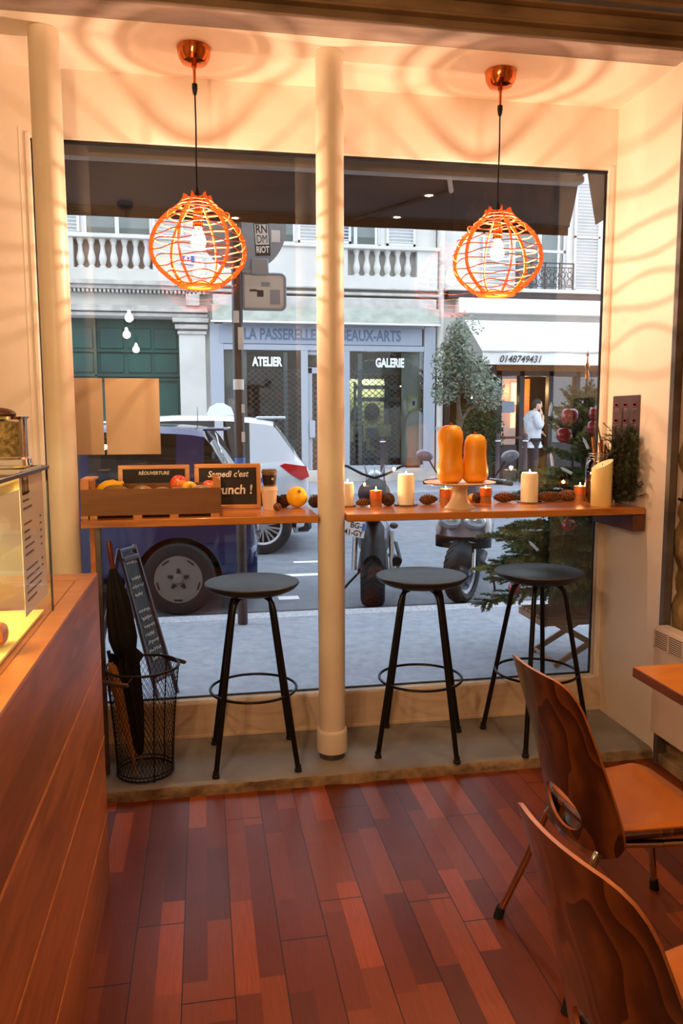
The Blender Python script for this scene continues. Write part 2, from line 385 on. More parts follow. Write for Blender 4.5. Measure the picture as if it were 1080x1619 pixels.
M['awncloth'] = translucent('brown_awning_cloth', (58, 33, 16), .03, .9)
M['awnwhite'] = mat('white_awning_cloth', (220, 218, 212), .8)
M['awnrail'] = mat('awning_rail', (168, 146, 126), .4, .1)
M['valance'] = mat('pale_green_cloth', (178, 182, 170), .8, c2=(154, 158, 145), scale=5, stretch=(.6, 1, 1))
M['carblue'] = mat('blue_car_paint', (17, 27, 82), .28, .35, coat=1)
M['carwhite'] = mat('white_car_paint', (196, 202, 212), .25, coat=1)
M['cartrim'] = mat('car_trim', (22, 22, 26), .6)
M['tyre'] = mat('tyre_rubber', (30, 29, 30), .8, bump=.3, scale=60)
M['alloy'] = mat('silver_wheel', (170, 170, 174), .4, .5)
M['alloydirty'] = mat('dusty_wheel_cover', (128, 118, 110), .6, .2)
M['taillight'] = mat('red_tail_light', (196, 22, 40), .15, coat=1)
M['plate'] = mat('number_plate', (236, 238, 240), .4)
M['plateblue'] = mat('plate_blue', (60, 110, 200), .4)
M['bikeblack'] = mat('bike_black', (9, 9, 11), .5, spec=.25)
M['bikegrey'] = mat('bike_grey', (120, 124, 136), .3, .3)
M['bikesteel'] = mat('bike_steel', (170, 172, 178), .25, .8)
M['headlamp'] = mat('headlamp_lens', (190, 200, 210), .08, .6)
M['postbrown'] = mat('brown_sign_post', (62, 48, 44), .45, c2=(48, 36, 34), scale=9)
M['signback'] = mat('grey_sign_back', (150, 158, 170), .4, .3)
M['sticker'] = mat('sticker_white', (214, 216, 220), .6)
M['stickerdark'] = mat('sticker_dark', (48, 50, 56), .6)
M['aframe'] = mat('maroon_frame', (66, 34, 38), .5)
M['bollard'] = mat('bollard_brown', (70, 56, 62), .5)
M['warmlit'] = emis('warm_lit_panel', (1, .62, .22), 1.6)
M['warmbulb'] = emis('warm_bulb', (1, .7, .35), 40)
M['tube'] = emis('shop_tube_light', (.95, 1, .85), 5)
M['downlight'] = emis('downlight_lens', (1, .85, .65), 30)
M['skin'] = mat('skin', (214, 168, 144), .55, sss=.1)
M['jacket'] = mat('pale_jacket', (206, 208, 212), .8, c2=(190, 192, 198), scale=12)
M['hair'] = mat('dark_hair', (34, 26, 24), .6)
M['trousers'] = mat('dark_trousers', (40, 38, 44), .8)
M['foldwood'] = wood('folding_stool_wood', (150, 110, 84), (122, 86, 64), 'X', .6, 6)
M['beige'] = mat('oatmeal_bag', (190, 150, 100), .8)
M['yellowlight'] = mat('pale_yellow_panel', (240, 226, 150), .4)
M['casemetal'] = mat('case_rail', (74, 76, 80), .3, .8)
M['menupaper'] = mat('menu_paper', (240, 224, 206), .7)
M['menuink'] = mat('menu_ink', (130, 104, 92), .8)
M['seeds'] = mat('green_seeds', (150, 128, 72), .8, c2=(90, 76, 40), scale=90, bump=.6)
M['artyellow'] = mat('art_yellow', (222, 214, 150), .7)
M['artred'] = mat('art_red', (160, 60, 50), .7)
M['jarfill'] = mat('brown_spices', (96, 48, 22), .7, c2=(150, 84, 40), scale=60, bump=.5)
M['plaqueblue'] = mat('enamel_plaque_blue', (70, 88, 160), .4)

# ================================================================== SETTING
def pierced(mb, x0, x1, z0, z1, y0, y1, holes, mi=0):
    xs = sorted({x0, x1, *[h[0] for h in holes], *[h[1] for h in holes]}); zs = sorted({z0, z1, *[h[2] for h in holes], *[h[3] for h in holes]})
    xs = [x for x in xs if x0 <= x <= x1]; zs = [z for z in zs if z0 <= z <= z1]
    def solid(i, k):
        if not (0 <= i < len(xs)-1 and 0 <= k < len(zs)-1): return False
        cx, cz = (xs[i]+xs[i+1])/2, (zs[k]+zs[k+1])/2
        return not any(h[0] < cx < h[1] and h[2] < cz < h[3] for h in holes)
    vs = {}; V = []
    def v(i, j, k):
        if (i, j, k) not in vs: vs[(i, j, k)] = len(V); V.append((xs[i], (y0, y1)[j], zs[k]))
        return vs[(i, j, k)]
    F = []
    for i in range(len(xs)-1):
        for k in range(len(zs)-1):
            if not solid(i, k): continue
            for j in (0, 1): F.append([v(i,j,k), v(i+1,j,k), v(i+1,j,k+1), v(i,j,k+1)])
            if not solid(i-1, k): F.append([v(i,0,k), v(i,1,k), v(i,1,k+1), v(i,0,k+1)])
            if not solid(i+1, k): F.append([v(i+1,0,k), v(i+1,1,k), v(i+1,1,k+1), v(i+1,0,k+1)])
            if not solid(i, k-1): F.append([v(i,0,k), v(i+1,0,k), v(i+1,1,k), v(i,1,k)])
            if not solid(i, k+1): F.append([v(i,0,k+1), v(i+1,0,k+1), v(i+1,1,k+1), v(i,1,k+1)])
    mb.add(V, F, mi); return mb
def slab(name, m, *b, bev=0):
    return struct(MB().bx(*b, b=bev).build(name, m, smooth=False))

slab('floor', M['floor'], -2.6, 2.1, -2.6, 3.16, -.1, 0)
slab('ceiling', M['roomceil'], -2.6, 2.35, -2.6, 3.04, 3.2, 3.3)
slab('wall_left', M['roomwall'], -2.7, -2.6, -2.6, 3.75, -.1, 3.3)
slab('wall_rear', M['roomwall'], -2.7, 2.4, -2.7, -2.6, -.1, 3.3)
# rough stone right wall of the room, real relief
def stone(u, v):
    y = -2.6+u*5.72; z = v*3.2
    n = mnoise.fractal(Vector((y*2.2, z*2.2, 3)), .9, 2.1, 5)
    c = mnoise.voronoi(Vector((y*2.6, z*4.2, 0)))[0]; e = min(.07, (c[1]-c[0])*.18)
    return (2.072-.025*n-e*.45, y, z)
mb = MB().grid(150, 110, stone); mb.bx(2.12, 2.3, -2.6, 3.10, 0, 3.2)
struct(mb.build('wall_right', M['stone'], ang=180, fix=False))
# niche
mb = MB(); pierced(mb, -2.6, 2.35, -.05, 3.1, 3.655, 3.698, [(-.70, 1.978, .225, 2.757)])
struct(mb.build('wall_back', M['cream'], smooth=False))
slab('wall_niche_right', M['cream'], 2.01, 2.35, 3.10, 3.698, 0, 3.1)
slab('ceiling_niche', M['cream'], -2.6, 2.35, 3.195, 3.698, 3.036, 3.12)
mb = MB()
mb.bx(-2.6, 2.35, 3.062, 3.195, 3.036, 3.05, b=.004, mi=1)
mb.bx(-2.6, 2.35, 3.10, 3.13, 3.05, 3.115, mi=0); mb.bx(-2.6, 2.35, 3.062, 3.13, 3.092, 3.104, b=.003); mb.bx(-2.6, 2.35, 3.085, 3.13, 3.104, 3.16, b=.003)
mb.bx(-2.6, 2.35, 3.05, 3.13, 3.16, 3.172, b=.002); mb.bx(-2.6, 2.35, 3.04, 3.13, 3.185, 3.3)
struct(mb.build('beam', [M['beam'], M['beam_lip']]))
# concrete step under the stools, ragged front edge
def plat(nseg=220):
    mb = MB(); x0, x1 = -2.6, 2.012
    prof = [(3.7, 0), (3.7, .045), (3.3, .045), (3.162, .045), (3.146, .039), (3.138, .026), (3.136, .012), (3.132, 0)]
    vs = []
    for i in range(nseg+1):
        x = x0+(x1-x0)*i/nseg
        for j, (y, z) in enumerate(prof):
            a = 0 if j < 3 else 1
            dy = a*.009*mnoise.noise(Vector((x*9, j*.7, 1)))+a*.004*mnoise.noise(Vector((x*40, j, 5))); dz = a*(j < 7)*.004*mnoise.noise(Vector((x*22, j*2, 9)))
            vs.append((x, y+dy, z+dz))
    n = len(prof); fs = []; mi = []
    for i in range(nseg):
        for j in range(n-1): fs.append([i*n+j, (i+1)*n+j, (i+1)*n+j+1, i*n+j+1]); mi.append(1 if j >= 4 else 0)
    for f, k in zip(fs, mi): pass
    mb.add(vs, [], 0); mb.f = fs; mb.m = mi
    return mb
struct(plat().build('window_step', [M['concrete'], M['raw_edge']], ang=60))
# kickboard below the glass with its sill, frame trim
mb = MB(); mb.bx(-2.6, 2.01, 3.632, 3.66, .045, .215, b=.004); mb.bx(-2.6, 2.01, 3.626, 3.64, .045, .062, b=.002)
struct(mb.build('baseboard_back', M['kick']))
mb = MB(); mb.bx(-.71, 1.985, 3.645, 3.70, .212, .226, b=.003)
struct(mb.build('trim_1', M['white']))
mb = MB(); mb.bx(-.742, -.739, 3.6535, 3.656, .2, 2.79); mb.bx(-.716, -.699, 3.650, 3.66, .2, 2.77, b=.002); mb.bx(1.978, 1.996, 3.65, 3.66, .2, 2.77, b=.002)
struct(mb.build('trim_2', M['cream']))
w = struct(MB().bx(-.70, 1.98, 3.690, 3.694, .226, 2.757).build('window_1', M['glass'], smooth=False))
mb = MB(); mb.bx(-.70, -.696, 3.685, 3.70, .226, 2.757); mb.bx(1.972, 1.978, 3.685, 3.70, .226, 2.757); mb.bx(-.70, 1.98, 3.68, 3.70, 2.745, 2.757)
mb.bx(-.70, 1.98, 3.685, 3.70, .226, .232); mb.build('window_frame', M['darksteel'], w)
# steel post at the corner of niche and stone wall
mb = MB(); mb.bx(1.988, 2.022, 3.068, 3.098, 0, 3.034, mi=0); mb.bx(2.022, 2.036, 3.085, 3.098, 0, 3.034, mi=1)
struct(mb.build('trim_3', [M['steel'], M['darksteel']]))
mb = MB(); mb.bx(1.995, 2.10, -2.6, 3.08, 0, .05, b=.004); struct(mb.build('baseboard_right', M['stone']))

# round pillars
def column(x, label, foot):
    t = thing('column', label, 'pillar', (x, 3.325, .0 if False else .045), 0, 'round pillars')
    MB().cyl((0,0,0), (0,0,.026 if foot else .02), .057, n=40).build('foot', M['steel'], t)
    MB().lathe([(.062,.026),(.068,.03),(.0685,.045),(.0685,.118),(.066,.128),(.06,.133)], n=48).build('collar', M['column'], t)
    MB().lathe([(.0585,.12),(.0595,.8),(.0585,1.6),(.0575,2.988),(.0575,2.990)], n=48).build('shaft', M['column'], t, ang=60)
    return t
column(.543, 'round cream pillar in the middle of the window, between the two wall bar boards', True)
column(-.567, 'round cream pillar at the left end of the wooden bar, beside the counter', True)

# ================================================================== PENDANTS
def pendant():
    t = thing('pendant_lamp', 'x', 'lamp', (0,0,0))
    MB().lathe([(.001,0),(.066,0),(.069,-.004),(.067,-.012),(.062,-.04),(.05,-.058),(.03,-.064),(.012,-.066),(.001,-.066)], n=40).build('canopy', M['copper'], t)
    MB().lathe([(.001,-.062),(.011,-.064),(.012,-.074),(.007,-.08),(.006,-.09),(.0058,-.142),(.001,-.142)], n=20).build('stem', M['copper'], t)
    mb = MB(); mb.lathe([(.001,-.138),(.011,-.138),(.0115,-.155),(.008,-.175),(.004,-.182),(.001,-.182)], n=16)
    mb.tube([(0,0,-.17),(.001,0,-.3),(-.001,.001,-.45),(0,0,-.6)], .0032, 8); mb.lathe([(.001,-.53),(.006,-.54),(.011,-.575),(.001,-.58)], n=12); mb.build('cord', M['black'], t)
    zt = -.572
    prof = [(0, .058), (-.012,.062), (-.03,.075), (-.05,.098), (-.07,.126), (-.10,.156), (-.135,.180), (-.17,.194), (-.205,.200), (-.24,.199), (-.275,.186), (-.305,.163), (-.335,.128), (-.355,.10), (-.364,.075)]
    def R(z):
        for (z0, r0), (z1, r1) in zip(prof, prof[1:]):
            if z1 <= z <= z0: return r0+(r1-r0)*(z-z0)/(z1-z0)
        return prof[-1][1]
    # top plate
    mb = MB(); mb.lathe([(.001,zt-.002),(.012,zt-.003),(.012,zt-.009),(.001,zt-.010)], n=20)
    for k in range(6): a = k*PI/3+.12; mb.cyl((0,0,zt-.006), (.056*math.cos(a), .056*math.sin(a), zt-.004), .0022, n=6)
    mb.build('top_spider', M['orange'], t)
    for k in range(6):
        a = k*PI/3+.12; mb = MB(); outer = [(r, zt+z) for z, r in prof]
        outer.insert(0, (.055, zt+.008)); inner = []
        for i, (r, z) in enumerate(outer):
            p = outer[max(i-1, 0)]; q = outer[min(i+1, len(outer)-1)]; d = Vector((q[0]-p[0], q[1]-p[1])).normalized()
            inner.append((r+d.y*.017, z-d.x*.017) if d.y < 0 else (r-.017, z))
        poly = outer+inner[::-1]; ca, sa = math.cos(a), math.sin(a)
        nq = len(outer); vs = []
        for (r, z) in outer+inner:
            for s in (-.0014, .0014): vs.append((r*ca-s*sa, r*sa+s*ca, z))
        fs = []
        for i in range(nq-1):
            A, B = i, i+1; Cc, D = nq+i, nq+i+1
            fs += [[2*A,2*B,2*D,2*Cc],[2*A+1,2*Cc+1,2*D+1,2*B+1],[2*A,2*A+1,2*B+1,2*B],[2*Cc,2*D,2*D+1,2*Cc+1]]
        fs += [[0,2*nq,2*nq+1,1],[2*(nq-1),2*nq-1,4*nq-1,4*nq-2]]
        mb.add(vs, fs); mb.build('rib', M['orange'], t)
    zs = [-.022,-.04,-.058,-.080,-.108,-.140,-.170,-.200,-.230,-.262,-.292,-.320,-.342,-.357]
    for i, z in enumerate(zs):
        ph = PI*(i % 2); Rr = R(z)-.008; amp = 0 if i < 3 else min(.007, Rr*.05); az = .0045 if z < -.07 else .001; N = 96; h = .0022; vs = []; fs = []
        for k in range(N):
            a = 2*PI*k/N; c = math.cos(6*(a-.12)+ph); r = Rr-amp*.4+amp*c*.8+.004; zz = zt+z+az*c
            for dr, dz in ((0,-h),(0,h),(-(.008 if i < 2 else .0014),h),(-(.008 if i < 2 else .0014),-h)): vs.append(((r+dr)*math.cos(a), (r+dr)*math.sin(a), zz+dz))
        for k in range(N):
            q = (k+1) % N
            for j in range(4): fs.append([4*k+j, 4*q+j, 4*q+(j+1) % 4, 4*k+(j+1) % 4])
        MB().add(vs, fs).build('hoop', M['hoop'], t)
    MB().lathe([(.05,zt-.358),(.082,zt-.358),(.082,zt-.366),(.05,zt-.366),(.05,zt-.358)], n=48, caps=False).build('bottom_ring', M['orange'], t)
    mb = MB(); mb.lathe([(.001,zt),(.014,zt),(.014,zt-.04),(.021,zt-.075),(.021,zt-.125),(.001,zt-.125)], n=20); mb.build('socket', M['copper'], t)
    b = MB().lathe([(.012,zt-.118),(.016,zt-.13),(.027,zt-.16),(.031,zt-.178),(.029,zt-.197),(.018,zt-.212),(.0005,zt-.217)], n=24, caps=False).build('bulb', M['bulb'], t)
    lamp('bulb_light', (0,0,zt-.175), PENDANT_W, .007, WARM, t)
    return t
p = pendant(); p.location = (0, 3.37, 3.036); p['label'] = 'orange slatted globe pendant lamp on the left, hanging above the chalkboard slates'; p['group'] = 'orange pendant lamps'
dup(p, (1.297, 3.37, 3.036), .35, 'orange slatted globe pendant lamp on the right, hanging above the squashes and white candles', 'orange pendant lamps')

# lamps in the room behind the camera (seen as reflections in the glass)
def edison(x, y, drop, label):
    t = thing('bare_bulb_pendant', label, 'lamp', (x, y, 3.2), 0, 'bare bulb pendants of the room')
    MB().lathe([(.001,0),(.06,0),(.06,-.03),(.035,-.06),(.001,-.06)], n=6).build('canopy', M['black'], t, ang=10)
    MB().cyl((0,0,-.05), (0,0,-drop+.06), .003, n=8).build('cord', M['black'], t)
    MB().cyl((0,0,-drop+.07), (0,0,-drop+.0), .018, n=16).build('socket', M['black'], t)
    MB().lathe([(.008,-drop+.002),(.016,-drop-.03),(.018,-drop-.045),(.012,-drop-.06),(.0005,-drop-.066)], n=20, caps=False).build('bulb', M['bulbsmall'], t)
    lamp('bulb_light', (0,0,-drop-.06), EDISON_W, .03, WARM_ROOM, t)
edison(-.54, 1.05, .80, 'bare bulb pendant nearest the window niche, out of view above')
edison(-.62, .40, .86, 'bare bulb pendant just ahead of the viewer, out of view above')
edison(-.62, -.55, .90, 'bare bulb pendant furthest from the window, out of view behind')
for i, (x, y) in enumerate([(1.68, 1.62), (1.60, .98), (.30, .74)]):
    t = thing('downlight', ['recessed ceiling downlight over the tables, nearest the beam', 'recessed ceiling downlight over the tables, further from the beam', 'recessed ceiling downlight near the middle of the room'][i], 'light', (x, y, 3.2), 0, 'recessed downlights')
    MB().lathe([(.03,-.001),(.05,-.001),(.05,-.008),(.032,-.008),(.03,-.001)], n=28, caps=False).build('trim_ring', M['white'], t)
    MB().lathe([(.0005,-.003),(.03,-.003),(.03,-.006),(.0005,-.006)], n=20).build('lens', M['downlight'], t)
    l = lamp('downlight_beam', (0,0,-.03), SPOT_W, .03, (1, .66, .38), t, 'SPOT'); l.data.spot_size = 1.9; l.data.spot_blend = .8

# ================================================================== WALL BAR
BZ = 1.147
def barboard(x0, x1, label):
    mb = MB(); mb.bx(x0, x1, 3.27, 3.685, BZ-.032, BZ, b=.003)
    return tag(mb.build('bar_board', M['bar']), label, 'shelf', 'wooden wall bar boards')
barboard(-.497, .480, 'left board of the wooden window bar, under the fruit crate')
barboard(.604, 2.005, 'right board of the wooden window bar, under the candles and squashes')
mb = MB(); mb.bx(1.945, 2.008, 3.272, 3.64, BZ-.110, BZ-.034, b=.002)
tag(mb.build('shelf_bracket', M['bardark']), 'dark wooden bracket block under the right end of the bar', 'bracket')
mb = MB(); mb.bx(-.485, -.45, 3.42, 3.50, .046, BZ-.034, b=.003)
tag(mb.build('shelf_support', M['gold']), 'upright wooden batten holding up the left end of the bar', 'support')
mb = MB(); mb.bx(-.448, -.425, 3.30, 3.325, .046, BZ-.034, b=.002)
tag(mb.build('metal_upright', M['steel']), 'thin grey metal upright beside the umbrella stand', 'support')

# ================================================================== BAR STOOLS
def stool():
    t = thing('bar_stool', 'x', 'stool')
    MB().lathe([(.0005,.803),(.05,.800),(.10,.797),(.15,.795),(.19,.803),(.203,.806),(.206,.803),(.205,.796),(.19,.780),(.15,.762),(.11,.754),(.0005,.752)], n=56).build('seat', M['seatblack'], t, ang=50)
    for k in range(4):
        a = k*PI/2; c, s = math.cos(a), math.sin(a)
        pts = [(.02,.752),(.07,.750),(.095,.742),(.113,.722),(.124,.69),(.14,.60),(.19,.325),(.247,.015)]
        sm = []
        for i in range(len(pts)-1): sm.append(pts[i])
        sm.append(pts[-1])
        l = MB().tube([(r*c, r*s, z) for r, z in sm], .0115, 12).build('leg', M['black'], t)
        MB().lathe([(.0005,.03),(.0125,.03),(.0135,.022),(.011,.016),(.016,.012),(.016,.002),(.012,0),(.0005,0)], c=(.248*c,.248*s,0), n=16).build('foot_cap', M['rubber'], l)
    MB().tube([(.190*math.cos(2*PI*k/64), .190*math.sin(2*PI*k/64), .325) for k in range(64)], .0062, 10, closed=True).build('footrest_ring', M['black'], t)
    mb = MB(); mb.box((0,0,.752), (.15,.03,.006)); mb.box((0,0,.752), (.03,.15,.006)); mb.build('mount_plate', M['black'], t)
    return t
s = stool(); s.location = (.197, 3.366, .045); s.rotation_euler[2] = math.radians(45); s['label'] = 'black round bar stool left of the middle pillar'; s['group'] = 'bar stools along the window'
dup(s, (.965, 3.37, .045), math.radians(25.5), 'black round bar stool in the middle, just right of the middle pillar')
dup(s, (1.53, 3.36, .045), math.radians(57), 'black round bar stool on the right, behind the wooden chair')

# ================================================================== CABLE-HUNG THINGS, PAPERS, POSTER
for i, (x0, x1) in enumerate([(-.575, -.442), (-.431, -.192)]):
    mb = MB(); mb.bx(x0, x1, 3.6865, 3.6885, 1.398, 1.742)
    tag(mb.build('paper_sheet', M['paper'], smooth=False), ['narrower tan paper sheet taped to the glass beside the left pillar', 'wider tan paper sheet taped to the glass above the fruit crate'][i], 'paper', 'paper sheets taped to the window')
t = thing('poster', 'dark plum poster with rows of small red motifs on the right niche wall', 'poster', (2.0085, 3.48, 1.665))
def curl(u, v): return (-.002-.010*(v**3)*abs(u-.5), (-.122+u*.244), -v*.47)
mb = MB(); mb.grid(6, 14, curl); mb.grid(6, 14, lambda u, v: (curl(u,v)[0]+.001, curl(u,v)[1], curl(u,v)[2])); mb.build('sheet', M['poster'], t, fix=False)
for r in range(6):
    for c in range(3):
        y = -.082+c*.082; z = -.045-r*.075
        mb = MB(); mb.bx(-.0045, -.003, y-.017, y+.017, z-.004, z+.006); mb.bx(-.0045, -.003, y-.010, y+.014, z-.009, z+.010); mb.build('motif', M['posterred'], t, smooth=False)
        mb = MB(); mb.bx(-.0045, -.003, y-.018, y+.018, z-.021, z-.0185); mb.bx(-.0045, -.003, y-.03, y+.03, z-.030, z-.0292); mb.build('caption_line', M['posterwhite'], t, smooth=False)

# ================================================================== THINGS ON THE BAR
def at_bar(x, y): return (x, y, BZ)
# fruit crate
t = thing('fruit_crate', 'low brown wooden crate holding mangoes and apples at the left end of the bar', 'crate', (-.216, 3.44, BZ))
L_, D_ = .572, .225
mb = MB(); mb.bx(-L_/2, L_/2, -D_/2, -D_/2+.007, .012, .122); mb.build('front_panel', M['crate'], t)
MB().bx(-L_/2, L_/2, D_/2-.007, D_/2, .012, .128).build('rear_panel', M['crate'], t)
for sx in (-1, 1): MB().bx(sx*L_/2, sx*(L_/2-.007), -D_/2+.007, D_/2-.007, .012, .155).build('end_panel', M['cratepost'], t)
MB().bx(-L_/2+.007, L_/2-.007, -D_/2+.007, D_/2-.007, .044, .050).build('bottom', M['crate'], t)
for sx in (-1, 1):
    for sy in (-1, 1):
        x = sx*(L_/2-.007); y = sy*(D_/2-.008)
        MB().prism([(0,0),(-sx*.026,0),(0,-sy*.026)], lambda a, b, d, x=x, y=y: (x+a, y+b, d), .0, .162).build('corner_post', M['cratepost'], t)
mb = MB()
for x in (-.27, -.24, -.06, .09, .26): mb.bx(x-.018, x+.018, -D_/2, -D_/2+.03, 0, .012)
mb.build('slat_feet', M['cratepost'], t)
MB().prism([(0,0),(.05,0),(.05,.02),(0,.02)], lambda a, b, d: (-L_/2+a, -D_/2+.02+d*.17, .157+b*.4), 0, 1).build('end_rail', M['cratepost'], t)
FZ = BZ+.018
def mango(x, y, z, rx, m, label, rz=0, grp='mangoes in the crate'):
    o = MB().ball((0,0,0), (rx, rx*.66, rx*.62), 24, 16, fn=lambda p: 1+.10*p.x*(1 if p.z > 0 else .3)-.05*p.x*p.x).build('mango', m, ang=180)
    o.location = (x, y, z); o.rotation_euler = (0, .12, rz); return tag(o, label, 'mango', grp)
def applef(name, x, y, z, r, m, label, grp=None, tilt=(0,0,0), cat='apple'):
    o = MB().lathe([(.0005,.62*r),(.12*r,.70*r),(.3*r,.86*r),(.55*r,.88*r),(.82*r,.66*r),(.98*r,.25*r),(r,-.05*r),(.92*r,-.4*r),(.7*r,-.74*r),(.42*r,-.88*r),(.2*r,-.84*r),(.0005,-.74*r)], n=28).build(name, m, ang=180)
    o.location = (x, y, z); o.rotation_euler = tilt
    MB().tube([(0,0,.6*r),(.03*r,0,.9*r),(.12*r,0,1.18*r)], [.035*r,.03*r,.05*r], 6).build('stem', M['stem'], o)
    return tag(o, label, cat, grp)
# fruit rest on a first layer hidden inside the crate
under = [(-.40,3.40),(-.31,3.47),(-.22,3.40),(-.12,3.47),(-.03,3.40),(.02,3.48)]
for i, (x, y) in enumerate(under):
    pass
mango(-.375, 3.425, BZ+.093, .066, M['mango'], 'dark green mango at the left end of the crate', .1)
mango(-.263, 3.42, BZ+.097, .052, M['mangored'], 'mango with a red blush, second fruit from the left in the crate', .5)
mango(-.178, 3.43, BZ+.086, .055, M['mango'], 'olive mango left of the striped red apple', -.1)
mango(-.118, 3.405, BZ+.086, .055, M['mango'], 'olive mango just in front of the striped red apple', .0)
mango(-.012, 3.405, BZ+.091, .060, M['mango'], 'green mango at the right end of the crate', .1)
applef('apple', -.108, 3.475, BZ+.125, .040, M['apple'], 'red and orange striped apple, highest fruit in the crate', None, (.5,.3,0))
applef('apple', -.062, 3.42, BZ+.107, .036, M['yapple'], 'yellow apple beside the striped red one in the crate', None, (1.2,-.4,.3))
applef('apple', .022, 3.47, BZ+.108, .034, M['apple'], 'small red apple behind the green mango at the right end of the crate', None, (.3,.2,0))
o = MB().lathe([(.0005,-.075),(.012,-.07),(.03,-.05),(.042,-.01),(.043,.02),(.032,.05),(.012,.07),(.006,.085),(.0005,.088)], n=24).build('lemon', M['quince'], ang=180)
o.location = (-.415, 3.475, BZ+.100); o.rotation_euler = (.2, 1.05, 0); tag(o, 'yellow lemon leaning in the left corner of the crate', 'lemon')
# slates
def slate(name, x, y, w, h, label, rz=0, lean=.12):
    t = thing(name, label, 'chalkboard', (x, y, BZ+.001), rz)
    R_ = Matrix.Rotation(-lean, 4, 'X')
    mb = MB(R_); f = .020
    mb.bx(-w/2, w/2, -.006, .006, 0, f, b=.003); mb.bx(-w/2, w/2, -.006, .006, h-f, h, b=.003); mb.bx(-w/2, -w/2+f, -.006, .006, f*.6, h-f*.6, b=.003); mb.bx(w/2-f, w/2, -.006, .006, f*.6, h-f*.6, b=.003)
    mb.build('frame', M['slateframe'], t)
    mb = MB(R_); mb.bx(-w/2+f*.8, w/2-f*.8, -.003, .004, f*.8, h-f*.8); mb.build('slate_panel', M['slate'], t)
    return t, lean
t, ln = slate('chalkboard', -.222, 3.60, .315, .205, 'small wood-framed chalkboard standing behind the fruit crate, reading Réouverture')
def chalk(t, s, size, x, z, ln, sx=1, shear=.15, bold=.0006, align='CENTER', nm='chalk_lettering'):
    return text(nm, s, size, M['chalk'], t, (x, -.0065+math.sin(ln)*z, z*math.cos(ln)+.0), (PI/2-ln, 0, 0), sx, shear, bold, align)
chalk(t, 'RÉOUVERTURE', .021, 0, .168, ln, .95, .1)
t, ln = slate('chalkboard', .108, 3.575, .300, .208, "wood-framed chalkboard beside the paper cups, reading Samedi c'est Brunch", 0)
chalk(t, "Samedi c'est", .040, .0, .160, ln, .92, .25, .0008); chalk(t, 'Brunch !', .060, .012, .088, ln, .95, .1, .0012)
# cups
t = thing('paper_cup', 'tall cream paper cup with cream lid beside the chalkboard', 'cup', at_bar(.292, 3.535))
MB().lathe([(.0005,0),(.028,0),(.029,.003),(.0365,.088),(.0005,.088)], n=36).build('cup_body', M['cup'], t)
MB().lathe([(.0005,.086),(.0395,.086),(.0395,.093),(.037,.096),(.035,.105),(.030,.107),(.0005,.104)], n=36).build('lid', M['cup'], t)
t = thing('paper_cup', 'short paper cup with dark sleeve and brown lid stacked on the cream cup', 'cup', (.293, 3.535, BZ+.1065))
MB().lathe([(.0005,0),(.026,0),(.0265,.006),(.033,.062),(.0005,.062)], n=36).build('cup_body', M['cuplid'], t)
MB().lathe([(.0275,.008),(.0282,.008),(.0335,.052),(.0328,.052),(.0275,.008)], n=36, caps=False).build('sleeve', M['cupdark'], t)
MB().box((.012,-.0305,.035), (.009,.002,.010)).build('logo_patch', M['cup'], t)
MB().lathe([(.0005,.060),(.036,.060),(.036,.067),(.033,.070),(.032,.077),(.0005,.076)], n=36).build('lid', M['cuplid'], t)
o = MB().ball((0,0,0), (.050,.049,.047), 32, 22, fn=lambda p: 1+.012*math.cos(5*math.atan2(p.y, p.x))-(.16*max(0, p.z-.9)*10*.1)).build('orange_fruit', M['quince'], ang=180)
o.location = (.424, 3.585, BZ+.050); o.rotation_euler = (.9, .25, 0); tag(o, 'large yellow citrus fruit on the bar left of the middle pillar', 'fruit')
mb = MB(); mb.lathe([(.0005,.0445),(.006,.047),(.009,.049),(.004,.052),(.0005,.0515)], n=7); mb.build('stem_scar', M['stem'], o)
# pinecones
def pinecone(loc, L, r, label, rz=0, dark=False, tilt=0, grp='pine cones lying on the bar'):
    r *= 1.18; L *= 1.06
    mb = MB(); n = max(60, int(L/.0012)); rr = lambda s: r*(math.sin(PI*(.08+.90*s**.85))**.7)
    mb.ball((0,0,0), (L/2, r*.72, r*.72), 12, 10, mi=1)
    for i in range(n):
        s = (i+.5)/n; a = i*2.39996; R_ = max(rr(s), .003); x = -L/2+L*s; u = Vector((0, math.cos(a), math.sin(a))); w = Vector((0, -math.sin(a), math.cos(a))); X = Vector((1,0,0))
        p = X*(x-L*.02)+u*R_*.55; q = X*(x+L*.035)+u*R_; wd = R_*.30+.0012; th = .0011
        tip = q+X*.002+u*.0015
        mb.add([p-w*wd*.5, p+w*wd*.5, q+w*wd, tip, q-w*wd, p-w*wd*.4-u*th*2, p+w*wd*.4-u*th*2, q+w*wd*.8-u*th+X*.002, q-w*wd*.8-u*th+X*.002],
               [[0,1,2,3,4],[5,8,7,6],[0,4,8,5],[1,6,7,2],[2,7,8,4,3],[0,5,6,1]])
    o = mb.build('pine_cone', [M['conedark' if dark else 'cone'], M['conecore']], ang=25)
    o.location = (loc[0], loc[1], BZ+r*1.0); o.rotation_euler = (0, tilt, rz); return tag(o, label, 'pine cone', grp)
pinecone((.322, 3.47), .034, .015, 'tiny round pine cone in front of the paper cup', 1.2)
pinecone((.362, 3.60), .062, .026, 'dark pine cone between the paper cups and the yellow fruit', 2.4, True)
pinecone((.508, 3.56), .066, .026, 'dark pine cone touching the middle pillar, right of the yellow fruit', .3, True)
pinecone((.737, 3.56), .074, .0165, 'slim pine cone just right of the middle pillar', .1)
pinecone((.857, 3.57), .050, .026, 'dark round pine cone right of the first tealight', 1.2, True)
pinecone((1.062, 3.60), .090, .021, 'brown pine cone between the wide candle and the cake stand', .25)
pinecone((1.215, 3.62), .055, .022, 'dark pine cone under the left side of the cake stand plate', .9, True)
